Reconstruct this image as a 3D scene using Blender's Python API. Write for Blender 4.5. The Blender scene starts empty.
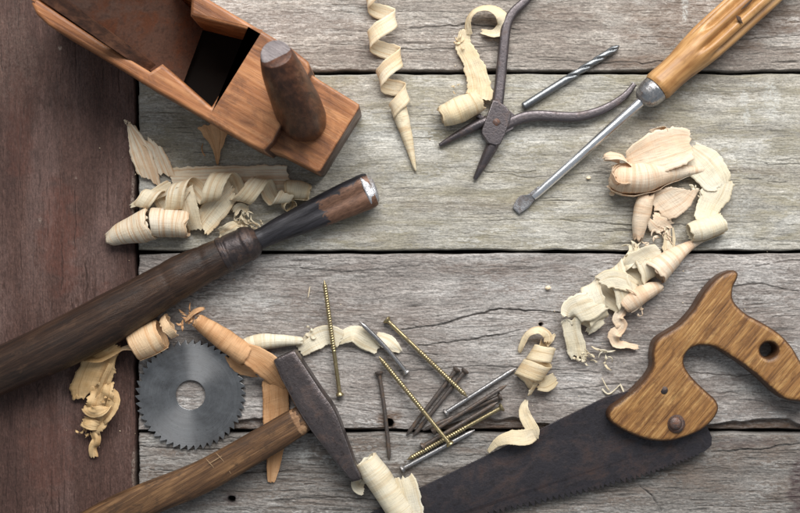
import bpy, math, random
import numpy as np
from mathutils import Vector, Matrix

# ------------------------------------------------------------------ camera, world, lights, exposure
S = 0.0007            # metres per unit of the drawing grid (the frame is 800 x 513 units wide)
H = 1150.0            # camera height in the same units
scn = bpy.context.scene
COL = scn.collection
cam_d = bpy.data.cameras.new('camera')
cam = bpy.data.objects.new('camera', cam_d); COL.objects.link(cam)
cam.location = (0, 0, H * S)
cam_d.sensor_width = 36.0
cam_d.lens = 36.0 * H / 800.0
cam_d.clip_start = 0.01; cam_d.clip_end = 20.0
cam_d.dof.use_dof = True; cam_d.dof.focus_distance = (H - 8) * S; cam_d.dof.aperture_fstop = 9.0
scn.camera = cam
world = bpy.data.worlds.new('World'); scn.world = world; world.use_nodes = True
wb = world.node_tree.nodes['Background']
wb.inputs['Color'].default_value = (0.86, 0.93, 1.0, 1); wb.inputs['Strength'].default_value = 0.30

def area_light(name, loc, target, size, size_y, power, color):
    d = bpy.data.lights.new(name, 'AREA'); d.shape = 'RECTANGLE'
    d.size = size * S; d.size_y = size_y * S; d.energy = power; d.color = color
    o = bpy.data.objects.new(name, d); COL.objects.link(o)
    o.location = Vector(loc) * S
    o.rotation_euler = (Vector(target) - Vector(loc)).to_track_quat('-Z', 'Y').to_euler()
    return o
area_light('window_light', (300, 1480, 1480), (40, 20, 0), 2200, 1200, 43.0, (1.0, 0.985, 0.96))
scn.view_settings.view_transform = 'Standard'; scn.view_settings.look = 'None'
scn.view_settings.exposure = 0.10; scn.view_settings.gamma = 1.0
scn.render.engine = 'CYCLES'
scn.cycles.use_denoising = True

# ------------------------------------------------------------------ numpy noise
def _hash(ix, iy, seed):
    h = (ix.astype(np.int64) * 374761393 + iy.astype(np.int64) * 668265263 + seed * 1442695041) & 0xFFFFFFFF
    h = ((h ^ (h >> 13)) * 1274126177) & 0xFFFFFFFF
    h = h ^ (h >> 16)
    return (h & 0xFFFFFF) / float(0xFFFFFF)
def vnoise(x, y, seed=0):
    x, y = np.broadcast_arrays(np.asarray(x, float), np.asarray(y, float))
    ix = np.floor(x); iy = np.floor(y); fx = x - ix; fy = y - iy
    fx = fx * fx * (3 - 2 * fx); fy = fy * fy * (3 - 2 * fy)
    a = _hash(ix, iy, seed); b = _hash(ix + 1, iy, seed); c = _hash(ix, iy + 1, seed); d = _hash(ix + 1, iy + 1, seed)
    return (a * (1 - fx) + b * fx) * (1 - fy) + (c * (1 - fx) + d * fx) * fy
def fbm(x, y, seed=0, octv=3):
    s = 0; a = 1; t = 0
    for k in range(octv):
        s = s + a * vnoise(x * 2 ** k + 17.3 * k, y * 2 ** k + 5.1 * k, seed + 31 * k); t += a; a *= 0.5
    return s / t
def sstep(a, b, x):
    t = np.clip((x - a) / (b - a), 0, 1); return t * t * (3 - 2 * t)

# ------------------------------------------------------------------ coordinates and objects
def P(x, y, z=0.0):
    """grid point seen at (x, y) in the frame and standing z above the bench"""
    k = 1 - z / H
    return Vector(((x - 400) * k, (256.5 - y) * k, z))
def tag(o, label=None, cat=None, group=None, kind=None):
    if label: o['label'] = label
    if cat: o['category'] = cat
    if group: o['group'] = group
    if kind: o['kind'] = kind
    return o
FR = {}
def thing(name, label, cat, origin, ang=0.0, group=None):
    """an Empty at the thing's base; ang (radians) turns its local x along the thing's length"""
    o = bpy.data.objects.new(name, None); COL.objects.link(o)
    o.empty_display_size = 0.01
    o.location = Vector(origin) * S; o.rotation_euler = (0, 0, ang)
    tag(o, label, cat, group)
    FR[o.name] = (Vector(origin), ang)
    return o
def frame_of(o):
    while o.parent is not None: o = o.parent
    return FR[o.name]
def to_local(V, org, ang):
    V = np.asarray(V, float) - np.array(org)
    c, s = math.cos(-ang), math.sin(-ang)
    out = V.copy(); out[:, 0] = c * V[:, 0] - s * V[:, 1]; out[:, 1] = s * V[:, 0] + c * V[:, 1]
    return out * S
def finish(me, name, mats, parent, org, ang, smooth, sharp):
    for m in (mats if isinstance(mats, (list, tuple)) else [mats]): me.materials.append(m)
    if smooth:
        me.shade_smooth()
        if sharp: me.set_sharp_from_angle(angle=math.radians(sharp))
    o = bpy.data.objects.new(name, me); COL.objects.link(o)
    if parent is not None: o.parent = parent
    else:
        o.location = Vector(org) * S; o.rotation_euler = (0, 0, ang); FR[o.name] = (Vector(org), ang)
    return o
def mesh_obj(name, V, F, mat, parent=None, smooth=True, sharp=40, org=None, ang=0.0, uv=None, midx=None):
    if parent is not None: org, ang = frame_of(parent)
    if org is None: org = Vector((float(np.mean([v[0] for v in V])), float(np.mean([v[1] for v in V])), 0))
    me = bpy.data.meshes.new(name)
    me.from_pydata([tuple(v) for v in to_local(V, org, ang)], [], [tuple(int(i) for i in f) for f in F])
    if uv is not None:
        l = me.uv_layers.new(name='UVMap')
        vi = np.empty(len(me.loops), np.int32); me.loops.foreach_get('vertex_index', vi)
        l.data.foreach_set('uv', np.asarray(uv, np.float32)[vi].ravel())
    if midx is not None: me.polygons.foreach_set('material_index', np.asarray(midx, np.int32))
    me.update()
    return finish(me, name, mat, parent, org, ang, smooth, sharp)

def grid_faces(nu, nv, off=0, wrap_v=False, flip=False):
    F = []
    for i in range(nu - 1):
        for j in range(nv if wrap_v else nv - 1):
            a = off + i * nv + j; b = off + i * nv + (j + 1) % nv; c = off + (i + 1) * nv + (j + 1) % nv; d = off + (i + 1) * nv + j
            F.append((a, b, c, d) if not flip else (d, c, b, a))
    return F
def crom(pts, n):
    """Catmull-Rom through rows of any width"""
    p = np.asarray(pts, float)
    if len(p) == 2:
        t = np.linspace(0, 1, n)[:, None]; return p[0] * (1 - t) + p[1] * t
    q = np.vstack([2 * p[0] - p[1], p, 2 * p[-1] - p[-2]])
    m = len(p) - 1; out = []
    for t in np.linspace(0, m, n):
        i = min(int(t), m - 1); f = t - i
        a, b, c, d = q[i], q[i + 1], q[i + 2], q[i + 3]
        out.append(0.5 * ((2 * b) + (-a + c) * f + (2 * a - 5 * b + 4 * c - d) * f * f + (-a + 3 * b - 3 * c + d) * f ** 3))
    return np.array(out)
def lin(tab, t):
    tab = np.asarray(tab, float); return np.interp(t, tab[:, 0], tab[:, 1])

def sweep(path, rad, seg=28, shape=None, cap=True, zs=1.0, up=(0, 0, 1), jit=0.0, seed=0):
    """closed tube along path; shape(k, theta) scales the radius; zs flattens it along up"""
    p = np.asarray(path, float); n = len(p); r = np.broadcast_to(np.asarray(rad, float), (n,))
    T = np.gradient(p, axis=0); T /= np.linalg.norm(T, axis=1)[:, None] + 1e-9
    up = np.asarray(up, float)
    A = np.cross(up, T); A /= np.linalg.norm(A, axis=1)[:, None] + 1e-9
    B = np.cross(T, A)
    th = np.linspace(0, 2 * math.pi, seg, endpoint=False)
    V = []
    for k in range(n):
        rr = r[k] * (shape(k, th) if shape else 1.0)
        if jit: rr = rr * (1 + jit * (vnoise(k * 0.35 + 0 * th, th * 2.2, seed) - 0.5))
        V.append(p[k] + np.outer(rr * np.cos(th), A[k]) + np.outer(rr * np.sin(th) * zs, B[k]))
    V = np.vstack(V); F = grid_faces(n, seg, 0, True)
    if cap:
        F.append(tuple(range(seg))[::-1]); F.append(tuple((n - 1) * seg + j for j in range(seg)))
        F = [tuple(f) for f in F]
    return V, F
def lathe(a, b, prof, seg=40, n=60, shape=None, zs=1.0, raw=False, jit=0.0, seed=0):
    """prof rows (t, r) from a to b"""
    a = np.array(a); b = np.array(b)
    ts = np.array([q[0] for q in prof]) if raw else np.linspace(prof[0][0], prof[-1][0], n)
    if raw: rs = np.array([q[1] for q in prof], float)
    else: rs = lin(prof, ts)
    return sweep([a + (b - a) * t for t in ts], rs, seg, shape, True, zs, jit=jit, seed=seed)
def join(*vf):
    V = []; F = []; o = 0
    for v, f in vf:
        V.append(np.asarray(v)); F += [tuple(i + o for i in g) for g in f]; o += len(v)
    return np.vstack(V), F

def outline(name, loops, z0, z1, bev, mat, parent, tilt=None, res=3, sharp=35, closed_smooth=True):
    """a flat board or plate: outline and holes traced in the plane, extruded z0..z1 with rounded arrises"""
    org, ang = frame_of(parent)
    cu = bpy.data.curves.new(name, 'CURVE'); cu.dimensions = '2D'; cu.fill_mode = 'BOTH'
    zc = (z0 + z1) / 2
    cu.extrude = max((z1 - z0) / 2 - bev, 0.0) * S; cu.bevel_depth = bev * S; cu.bevel_resolution = res; cu.offset = -bev * S
    for lp in loops:
        W = np.array([list(P(x, y, z1))[:2] + [0] for x, y in lp])
        L = to_local(W, (org[0], org[1], 0), ang)
        sp = cu.splines.new('POLY'); sp.points.add(len(L) - 1)
        for q, v in zip(sp.points, L): q.co = (v[0], v[1], 0, 1)
        sp.use_cyclic_u = True
    tmp = bpy.data.objects.new('tmp', cu); COL.objects.link(tmp)
    dg = bpy.context.evaluated_depsgraph_get()
    me = bpy.data.meshes.new_from_object(tmp.evaluated_get(dg)); me.name = name
    bpy.data.objects.remove(tmp)
    co = np.empty(len(me.vertices) * 3, np.float32); me.vertices.foreach_get('co', co); co = co.reshape(-1, 3)
    co[:, 2] += (zc - org[2]) * S
    if tilt is not None: co[:, 2] += tilt(co[:, 0] / S, co[:, 1] / S) * S
    me.vertices.foreach_set('co', co.ravel()); me.materials.clear(); me.update()
    return finish(me, name, mat, parent, org, ang, True, sharp)
def smooth_loop(pts, k=4):
    p = np.array(pts, float); n = len(p); out = []
    for i in range(n):
        a, b, c, d = p[i - 1], p[i], p[(i + 1) % n], p[(i + 2) % n]
        for f in np.arange(k) / k:
            out.append(0.5 * ((2 * b) + (-a + c) * f + (2 * a - 5 * b + 4 * c - d) * f * f + (-a + 3 * b - 3 * c + d) * f ** 3))
    return out
def circle_pts(cx, cy, r, n=32, sq=1.0):
    return [(cx + r * math.cos(2 * math.pi * i / n), cy + sq * r * math.sin(2 * math.pi * i / n)) for i in range(n)]

# ------------------------------------------------------------------ materials
class NT:
    def edge(s, radius, lo=0.93, hi=0.995):
        bv = s.n('ShaderNodeBevel', {'Radius': radius * S}, samples=4); g = s.n('ShaderNodeNewGeometry')
        d = s.n('ShaderNodeVectorMath', operation='DOT_PRODUCT'); s.set(d.inputs[0], bv.outputs[0]); s.set(d.inputs[1], g.outputs['Normal'])
        n_ = s.noise((1 / 5, 1 / 5, 1 / 5), 5, 0.7, 0.4, (3, 1, 2))
        return s.math('MULTIPLY', s.ramp(d.outputs['Value'], (lo, 1.0), (hi, 0.0)), s.ramp(n_, (0.36, 0.0), (0.58, 1.0)))
    def __init__(s, name):
        s.m = bpy.data.materials.new(name); s.m.use_nodes = True
        s.t = s.m.node_tree; s.b = s.t.nodes['Principled BSDF']; s.out = s.t.nodes['Material Output']
    def n(s, typ, ins=None, **pr):
        d = s.t.nodes.new(typ)
        for k, v in pr.items(): setattr(d, k, v)
        for k, v in (ins or {}).items(): s.set(d.inputs[k], v)
        return d
    def set(s, sock, v):
        if isinstance(v, bpy.types.NodeSocket): s.t.links.new(v, sock)
        elif isinstance(v, (tuple, list)) and sock.type == 'RGBA' and len(v) == 3: sock.default_value = (*v, 1)
        else: sock.default_value = v
    rot = 0.0; axis = 'x'
    def px(s, scale=(1, 1, 1), loc=(0, 0, 0), coord='Object'):
        vec = s.n('ShaderNodeTexCoord').outputs[coord]
        k = 1 if coord == 'UV' else 1 / S
        if coord == 'Object' and s.rot: vec = s.n('ShaderNodeVectorRotate', {'Vector': vec, 'Angle': -s.rot}, rotation_type='Z_AXIS').outputs[0]
        if coord == 'Object' and s.axis == 'z': scale = (scale[1], scale[2], scale[0])
        return s.n('ShaderNodeMapping', {'Vector': vec, 'Location': loc, 'Scale': tuple(k * q for q in scale)}).outputs[0]
    def noise(s, scale=(1, 1, 1), detail=3.0, rough=0.55, dist=0.0, loc=(0, 0, 0), coord='Object'):
        return s.n('ShaderNodeTexNoise', {'Vector': s.px(scale, loc, coord), 'Scale': 1.0, 'Detail': detail, 'Roughness': rough, 'Distortion': dist}).outputs[0]
    def ramp(s, f, *st):
        r = s.n('ShaderNodeValToRGB', {'Fac': f}); e = r.color_ramp.elements
        for i, (p, c) in enumerate(st):
            q = e[i] if i < 2 else e.new(p)
            q.position = p; q.color = (*c, 1) if isinstance(c, tuple) else (c, c, c, 1)
        return r.outputs[0]
    def mix(s, f, a, b, mode='MIX'):
        d = s.n('ShaderNodeMix', data_type='RGBA', blend_type=mode)
        s.set(d.inputs[0], f); s.set(d.inputs[6], a); s.set(d.inputs[7], b); return d.outputs[2]
    def math(s, op, a, b=0.0, clamp=False):
        d = s.n('ShaderNodeMath', operation=op, use_clamp=clamp); s.set(d.inputs[0], a); s.set(d.inputs[1], b); return d.outputs[0]
    def bump(s, h, strength, dist, nrm=None):
        d = s.n('ShaderNodeBump', {'Height': h, 'Strength': strength, 'Distance': dist * S})
        if nrm is not None: s.set(d.inputs['Normal'], nrm)
        return d.outputs[0]
    def fin(s, color, rough, nrm=None, metal=0.0, spec=0.5, **kw):
        s.set(s.b.inputs['Base Color'], color); s.set(s.b.inputs['Roughness'], rough); s.set(s.b.inputs['Metallic'], metal)
        s.set(s.b.inputs['Specular IOR Level'], spec)
        if nrm is not None: s.set(s.b.inputs['Normal'], nrm)
        for k, v in kw.items(): s.set(s.b.inputs[k.replace('_', ' ')], v)
        return s.m

def mat_plank(name, cA, cB, cC, seed, stain=(0.12, 0.065, 0.035), pale=(0.55, 0.55, 0.52), film=None, fine=1.0, rough=0.8, band_=1.0, filmamt=0.85, crackc=(0.012, 0.010, 0.009)):
    t = NT(name); L = (seed * 37.0, seed * 91.0, 0)
    big = t.noise((1 / 170, 1 / 45, 1), 3, 0.5, 0.4, L)
    streak = t.noise((1 / 110, 1 / 3.6, 1), 4, 0.6, 0.15, L)
    fib = t.noise((1 / 10, 1 / 0.9, 1), 4, 0.7, 0.1, L)
    mot = t.noise((1 / 7, 1 / 3, 1), 5, 0.7, 0.3, L)
    spk = t.noise((1 / 2.6, 1 / 1.1, 1), 4, 0.75, 0.2, L)
    band = t.noise((1 / 320, 1 / 14, 1), 3, 0.55, 0.6, L)
    c = t.ramp(big, (0.33, cA), (0.50, cB), (0.68, cC))
    c = t.mix(1.0, c, t.ramp(streak, (0.30, 0.86), (0.52, 1.0), (0.75, 1.10)), 'MULTIPLY')
    c = t.mix(fine, c, t.ramp(fib, (0.28, 0.60), (0.48, 0.97), (0.74, 1.20)), 'MULTIPLY')
    c = t.mix(1.0, c, t.ramp(mot, (0.28, 0.78), (0.52, 1.0), (0.74, 1.16)), 'MULTIPLY')
    c = t.mix(1.0, c, t.ramp(spk, (0.30, 0.62), (0.47, 0.98), (0.72, 1.24)), 'MULTIPLY')
    c = t.mix(band_, c, t.ramp(band, (0.32, 0.80), (0.5, 1.0), (0.68, 1.2)), 'MULTIPLY')
    if film:
        f = t.noise((1 / 75, 1 / 22, 1), 5, 0.68, 1.0, (seed * 11.0, 40, 0))
        c = t.mix(t.math('MULTIPLY', t.ramp(f, (0.44, 0.0), (0.64, 1.0)), filmamt), c, film)
    pf = t.noise((1 / 34, 1 / 13, 1), 6, 0.72, 1.2, (seed * 19.0, 7, 0))
    c = t.mix(1.0, c, t.ramp(pf, (0.36, 0.80), (0.50, 1.0), (0.64, 1.20)), 'MULTIPLY')
    iso = t.noise((1 / 2.2, 1 / 1.6, 1), 4, 0.75, 0.3, (seed * 3.0, 70, 0))
    c = t.mix(1.0, c, t.ramp(iso, (0.30, 0.66), (0.48, 1.0), (0.72, 1.22)), 'MULTIPLY')
    at = t.n('ShaderNodeAttribute', attribute_name='wear'); sp = t.n('ShaderNodeSeparateColor', {'Color': at.outputs['Color']})
    brk = t.ramp(t.noise((1 / 9, 1 / 3, 1), 5, 0.7, 0.2, L), (0.35, 0.25), (0.6, 1.0))
    c = t.mix(t.math('MULTIPLY', sp.outputs[1], brk), c, stain)
    c = t.mix(t.math('MULTIPLY', sp.outputs[2], t.ramp(t.noise((1 / 2.4, 1 / 2.4, 1), 5, 0.75, 0.4, L), (0.42, 0.0), (0.58, 1.0))), c, pale)
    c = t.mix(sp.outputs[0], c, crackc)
    h = t.math('ADD', t.math('MULTIPLY', fib, 0.9), t.math('ADD', t.math('MULTIPLY', spk, 0.55), t.math('MULTIPLY', streak, 0.8)))
    return t.fin(c, t.ramp(mot, (0.3, rough + 0.12), (0.7, rough - 0.12)), t.bump(h, 0.75, 1.1), spec=0.28)

def mat_wood(name, dark, mid, light, sc=1.0, rough=0.45, bump=0.4, worn=None, wornamt=(0.55, 0.68), seed=0, pores=0.6, coat=0.0, spec=0.4, rot=0.0, axis='x', endg=None, rim=None, edge=None):
    """oiled or bare timber with the grain along local x"""
    t = NT(name); t.rot = rot; t.axis = axis; L = (seed * 23.0, seed * 5.0, seed * 11.0); q = 1 / sc
    big = t.noise((q / 60, q / 14, q / 14), 3, 0.6, 0.5, L)
    ring = t.noise((q / 90, q / 3.2, q / 3.2), 4, 0.6, 0.25, L)
    fib = t.noise((q / 16, q / 0.8, q / 0.8), 4, 0.7, 0.1, L)
    c = t.ramp(t.math('ADD', t.math('MULTIPLY', ring, 0.6), t.math('MULTIPLY', big, 0.4)), (0.34, dark), (0.5, mid), (0.66, light))
    c = t.mix(pores, c, t.ramp(fib, (0.30, 0.35), (0.46, 1.0), (0.75, 1.15)), 'MULTIPLY')
    if worn:
        w = t.noise((q / 22, q / 12, q / 12), 5, 0.7, 0.6, (seed * 3 + 7.0, 3, 9))
        c = t.mix(t.ramp(w, (wornamt[0], 0.0), (wornamt[1], 0.85)), c, worn)
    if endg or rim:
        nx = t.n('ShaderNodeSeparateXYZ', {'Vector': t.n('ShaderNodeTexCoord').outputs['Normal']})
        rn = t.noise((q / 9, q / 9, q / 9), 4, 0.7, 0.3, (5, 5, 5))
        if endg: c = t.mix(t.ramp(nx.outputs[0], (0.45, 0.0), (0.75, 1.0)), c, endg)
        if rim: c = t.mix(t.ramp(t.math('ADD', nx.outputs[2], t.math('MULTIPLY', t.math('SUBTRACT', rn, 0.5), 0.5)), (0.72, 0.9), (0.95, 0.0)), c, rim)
    if edge: c = t.mix(t.math('MULTIPLY', t.edge(edge[1]), 0.8), c, edge[0])
    h = t.math('ADD', t.math('MULTIPLY', fib, 0.6), t.math('MULTIPLY', ring, 0.8))
    rr = t.ramp(big, (0.3, rough + 0.12), (0.7, max(rough - 0.1, 0.1)))
    return t.fin(c, rr, t.bump(h, bump, 1.0), spec=spec, Coat_Weight=coat, Coat_Roughness=0.35)

def mat_metal(name, base, rust, amt=(0.5, 0.65), rough=0.4, metal=0.9, bump=0.3, sc=1.0, seed=0, pit=(0.04, 0.03, 0.028), pitamt=0.4, stretch=1.0, edge=None, vary=0.12):
    t = NT(name); L = (seed * 13.0, seed * 7.0, seed * 3.0); q = 1 / sc
    a = t.noise((q / (16 * stretch), q / 16, q / 16), 6, 0.7, 0.5, L)
    b = t.noise((q / (3.2 * stretch), q / 3.2, q / 3.2), 4, 0.65, 0.2, L)
    g = t.noise((q / 1.1, q / 1.1, q / 1.1), 3, 0.6, 0.0, L)
    rm = t.ramp(a, (amt[0], 0.0), (amt[1], 1.0))
    c = t.mix(rm, base, rust)
    c = t.mix(t.math('MULTIPLY', t.ramp(b, (0.5, 0.0), (0.66, 1.0)), pitamt), c, pit)
    c = t.mix(0.5, c, t.ramp(g, (0.3, 0.7), (0.7, 1.25)), 'MULTIPLY')
    if edge: c = t.mix(t.math('MULTIPLY', t.edge(edge[1]), 0.85), c, edge[0])
    r = t.math('ADD', t.ramp(b, (0.3, rough - vary), (0.7, rough + vary)), t.math('MULTIPLY', rm, 0.25), True)
    mt = t.math('MULTIPLY', t.math('SUBTRACT', 1.0, t.math('MULTIPLY', rm, 0.75)), metal)
    h = t.math('ADD', t.math('MULTIPLY', b, 0.9), t.math('MULTIPLY', g, 0.5))
    return t.fin(c, r, t.bump(h, bump, 1.0), metal=mt)

def mat_shaving(name, ca, cb, cs, seed=0, trans=0.30, sper=1 / 5.0):
    """thin planed wood; u runs along the ribbon, v across it (UV in grid units)"""
    t = NT(name); L = (seed * 31.0, seed * 17.0, 0)
    st = t.noise((1 / 160, sper, 1), 3, 0.65, 0.6, L, 'UV')
    fb = t.noise((1 / 14, 1 / 0.9, 1), 4, 0.7, 0.1, L, 'UV')
    cr = t.noise((1 / 1.5, 1 / 18, 1), 3, 0.6, 0.3, L, 'UV')
    big = t.noise((1 / 40, 1 / 25, 1 / 30), 3, 0.6, 0.3, L)
    c = t.ramp(big, (0.35, ca), (0.65, cb))
    c = t.mix(t.math('MULTIPLY', t.ramp(st, (0.50, 0.0), (0.60, 1.0)), 0.70), c, cs)
    c = t.mix(0.8, c, t.ramp(fb, (0.28, 0.66), (0.5, 0.97), (0.75, 1.07)), 'MULTIPLY')
    c = t.mix(0.25, c, t.ramp(cr, (0.30, 0.80), (0.5, 1.0)), 'MULTIPLY')
    h = t.math('ADD', fb, t.math('MULTIPLY', cr, 0.7))
    nrm = t.bump(h, 0.7, 0.8)
    t.fin(c, 0.55, nrm, spec=0.3)
    tr = t.n('ShaderNodeBsdfTranslucent', {'Color': t.mix(1.0, c, (1.0, 0.86, 0.66), 'MULTIPLY'), 'Normal': nrm})
    mx = t.n('ShaderNodeMixShader', {0: trans, 1: t.b.outputs[0], 2: tr.outputs[0]})
    t.t.links.new(mx.outputs[0], t.out.inputs['Surface'])
    return t.m

# ------------------------------------------------------------------ the bench: weathered planks
def dist_poly(X, Y, pts):
    d = np.full(X.shape, 1e9); tt = np.zeros(X.shape)
    for i in range(len(pts) - 1):
        a = np.array(pts[i][:2], float); b = np.array(pts[i + 1][:2], float); e = b - a; L = e @ e
        t = np.clip(((X - a[0]) * e[0] + (Y - a[1]) * e[1]) / L, 0, 1)
        q = np.hypot(X - a[0] - t * e[0], Y - a[1] - t * e[1]); m = q < d
        d = np.where(m, q, d); tt = np.where(m, (i + t) / (len(pts) - 1), tt)
    return d, tt
def axis_pts(lo, hi, dlo, dhi, step, coarse):
    d0, d1 = max(lo, dlo), min(hi, dhi); out = []
    if lo < d0: out += list(np.arange(lo, d0, coarse))
    out += list(np.arange(d0, d1, step))
    if hi > d1: out += list(np.arange(d1, hi, coarse))
    return np.array(sorted(set(out + [hi])))
def plank(name, label, x0, x1, y0, y1, mat, seed, vert=False, rough=1.0, wave=6.0, cracks=(), holes=(), stains=(), pales=(), edge=1.6,
          wob=1.4, chips=(), auto=60, zoff=0.0, crackamt=1.0, knots=()):
    xs = axis_pts(x0, x1, -12, 812, 1.0 if not vert else 0.6, 7); ys = axis_pts(y0, y1, -10, 523, 0.6 if not vert else 1.0, 7)
    xs = np.concatenate([[xs[0], xs[0] + .02], xs[1:-1], [xs[-1] - .02, xs[-1]]]); ys = np.concatenate([[ys[0], ys[0] + .02], ys[1:-1], [ys[-1] - .02, ys[-1]]])
    X, Y = np.meshgrid(xs, ys, indexing='ij')
    u = (X - x0) / (x1 - x0); v = (Y - y0) / (y1 - y0)
    if not vert:
        top = wob * (fbm(X / 35, X * 0, seed + 1, 4) - 0.5) * 2; bot = wob * (fbm(X / 35, X * 0 + 9, seed + 2, 4) - 0.5) * 2
        lf = 2.2 * (fbm(Y / 9, Y * 0, seed + 3, 4) - 0.5); rt = lf * 0
    else:
        top = bot = X * 0; lf = X * 0; rt = wob * (fbm(Y / 22, Y * 0, seed + 4, 5) - 0.5) * 2
    Yw = Y + top * (1 - v) ** 6 + bot * v ** 6; Xw = X + lf * (1 - u) ** 20 + rt * u ** 20
    dt = Yw - (y0 + top); db = (y1 + bot) - Yw; dl = Xw - (x0 + lf); dr = (x1 + rt) - Xw
    G, Cc = (X, Y) if not vert else (Y, X)            # along, across the grain
    for kx, ky, kr, ks in knots:
        gx, cy = (kx, ky) if not vert else (ky, kx)
        w = np.exp(-(((G - gx) / (kr * 2.2)) ** 2)); Cc = Cc + ks * w * np.sign(Cc - cy) * -np.exp(-np.abs(Cc - cy) / (kr * 1.2)) * kr
    Cc = Cc + wave * (fbm(G / 220, Cc / 60, seed + 5, 3) - 0.5) * 2
    ridge = fbm(G / 120, Cc / 4.5, seed + 6, 3); fine = fbm(G / 13, Cc / 1.3, seed + 7, 3); mic = fbm(G / 3.0, Cc / 1.5, seed + 8, 2)
    swell = fbm(G / 260, Cc / 13, seed + 21, 3)
    Z = rough * (0.75 * (ridge - 0.5) + 1.25 * (fine - 0.5) + 1.35 * (mic - 0.5) + 1.5 * (swell - 0.5))
    n1 = fbm(G / 26, Cc / 1.4, seed + 9, 2); msk = sstep(0.45, 0.75, fbm(G / 70, Cc / 22, seed + 10, 2))
    ck = sstep(0.70 - 0.05 * crackamt, 0.80, n1) * (0.25 + 0.75 * msk) * crackamt
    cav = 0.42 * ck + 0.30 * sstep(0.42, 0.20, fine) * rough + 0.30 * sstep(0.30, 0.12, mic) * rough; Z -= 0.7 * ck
    rng = random.Random(seed)
    lines = list(cracks)
    for _ in range(int(auto * 0.45)):                             # short drying checks that follow the grain
        a = rng.uniform(-5, 810) if not vert else rng.uniform(-5, 520); c = rng.uniform(y0 + 4, min(y1, 520) - 4) if not vert else rng.uniform(max(x0, 0), x1 - 4)
        ln = rng.uniform(12, 70); w = rng.uniform(0.05, 0.32)
        pl = [(a + ln * s, c + rng.uniform(-1.0, 1.0)) for s in (0, .33, .66, 1)]
        if vert: pl = [(q[1], q[0]) for q in pl]
        lines.append((pl, w, rng.uniform(0.25, 0.8)))
    wig = (fbm(G / 7, Cc / 7, seed + 11, 3) - 0.5) * 3.0
    for pts, w, dep in lines:
        w, dep = w * 0.6, dep * 0.75
        bx = [q[0] for q in pts]; by = [q[1] for q in pts]
        i0, i1 = np.searchsorted(xs, [min(bx) - 6, max(bx) + 6]); j0, j1 = np.searchsorted(ys, [min(by) - 6, max(by) + 6])
        if i1 <= i0 or j1 <= j0: continue
        sl = (slice(i0, i1), slice(j0, j1)); wx = X[sl] + (wig[sl] if vert else 0); wy = Y[sl] + (0 if vert else wig[sl])
        d, tt = dist_poly(wx, wy, pts); ww = w * (0.35 + 1.3 * np.sin(math.pi * np.clip(tt, 0.04, 0.96))) * (0.5 + fbm(G[sl] / 12, Cc[sl] / 12, seed + 12, 2))
        f = sstep(ww + 0.65, ww * 0.3, d); Z[sl] -= dep * 1.3 * f; cav[sl] = np.maximum(cav[sl], np.clip(0.85 * f * min(1, dep + .1), 0, 1))
    stn = np.zeros_like(X); pal = np.zeros_like(X)
    for hx, hy, hr, hd in holes:
        d = np.hypot(X - hx, Y - hy) / (hr * (0.8 + 0.4 * vnoise(X / 4, Y / 4, seed + 13)))
        f = sstep(1.1, 0.75, d); Z -= hd * f; cav = np.maximum(cav, f); stn = np.maximum(stn, sstep(2.6, 0.9, d) * 0.9)
    for lst, arr in ((stains, 'stn'), (pales, 'pal')):
        for sx, sy, rx, ry, am in lst:
            d = np.sqrt(((X - sx) / rx) ** 2 + ((Y - sy) / ry) ** 2) + (fbm(X / 18, Y / 9, seed + 14, 4) - 0.5) * 1.1
            f = am * sstep(1.05, 0.55, d)
            if arr == 'stn': stn = np.maximum(stn, f)
            else: pal = np.maximum(pal, f)
    dd = np.minimum(np.minimum(dt, db), np.minimum(dl, dr)) + 0.8 * (fine - 0.5)
    e = edge * (0.6 + 0.9 * fbm(G / 16, Cc / 16, seed + 15, 3))
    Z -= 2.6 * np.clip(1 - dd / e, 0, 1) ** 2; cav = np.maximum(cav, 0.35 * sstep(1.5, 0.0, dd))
    for cx0, cx1, side, wd, dp in chips:              # broken arris: the edge sloped off over a stretch
        base = dt if side < 0 else db
        span = sstep(cx0 - 10, cx0 + (cx1 - cx0) * .35, X) * sstep(cx1 + 10, cx1 - (cx1 - cx0) * .35, X)
        wdx = wd * (0.35 + 1.1 * fbm(X / 24, X * 0 + 3, seed + 16, 3)) * span
        f = sstep(1.0, 0.75, base / np.maximum(wdx, 0.01)) * (span > 0.02)
        Z -= dp * f * (0.8 + 0.2 * np.clip(1 - base / np.maximum(wdx, .01), 0, 1)); stn = np.maximum(stn, 0.75 * f)
    Z += zoff
    ring = np.zeros_like(X, bool); ring[0] = ring[-1] = True; ring[:, 0] = ring[:, -1] = True
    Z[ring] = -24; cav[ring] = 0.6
    ox, oy = (x0 + x1) / 2, (y0 + y1) / 2
    V = np.stack([(Xw - ox) * S, (oy - Yw) * S, Z * S], -1).reshape(-1, 3).astype(np.float32)
    nx, ny = X.shape; I = np.arange(nx * ny, dtype=np.int32).reshape(nx, ny)
    Q = np.stack([I[:-1, :-1], I[:-1, 1:], I[1:, 1:], I[1:, :-1]], -1).reshape(-1, 4)
    me = bpy.data.meshes.new(name); me.vertices.add(len(V)); me.vertices.foreach_set('co', V.ravel())
    me.loops.add(Q.size); me.loops.foreach_set('vertex_index', Q.ravel())
    me.polygons.add(len(Q)); me.polygons.foreach_set('loop_start', np.arange(0, Q.size, 4, dtype=np.int32))
    at = me.attributes.new('wear', 'FLOAT_COLOR', 'POINT')
    at.data.foreach_set('color', np.stack([np.clip(cav, 0, 1), np.clip(stn, 0, 1), np.clip(pal, 0, 1), np.ones_like(X)], -1).astype(np.float32).ravel())
    me.update(calc_edges=True); me.validate(); me.shade_smooth(); me.materials.append(mat)
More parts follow.
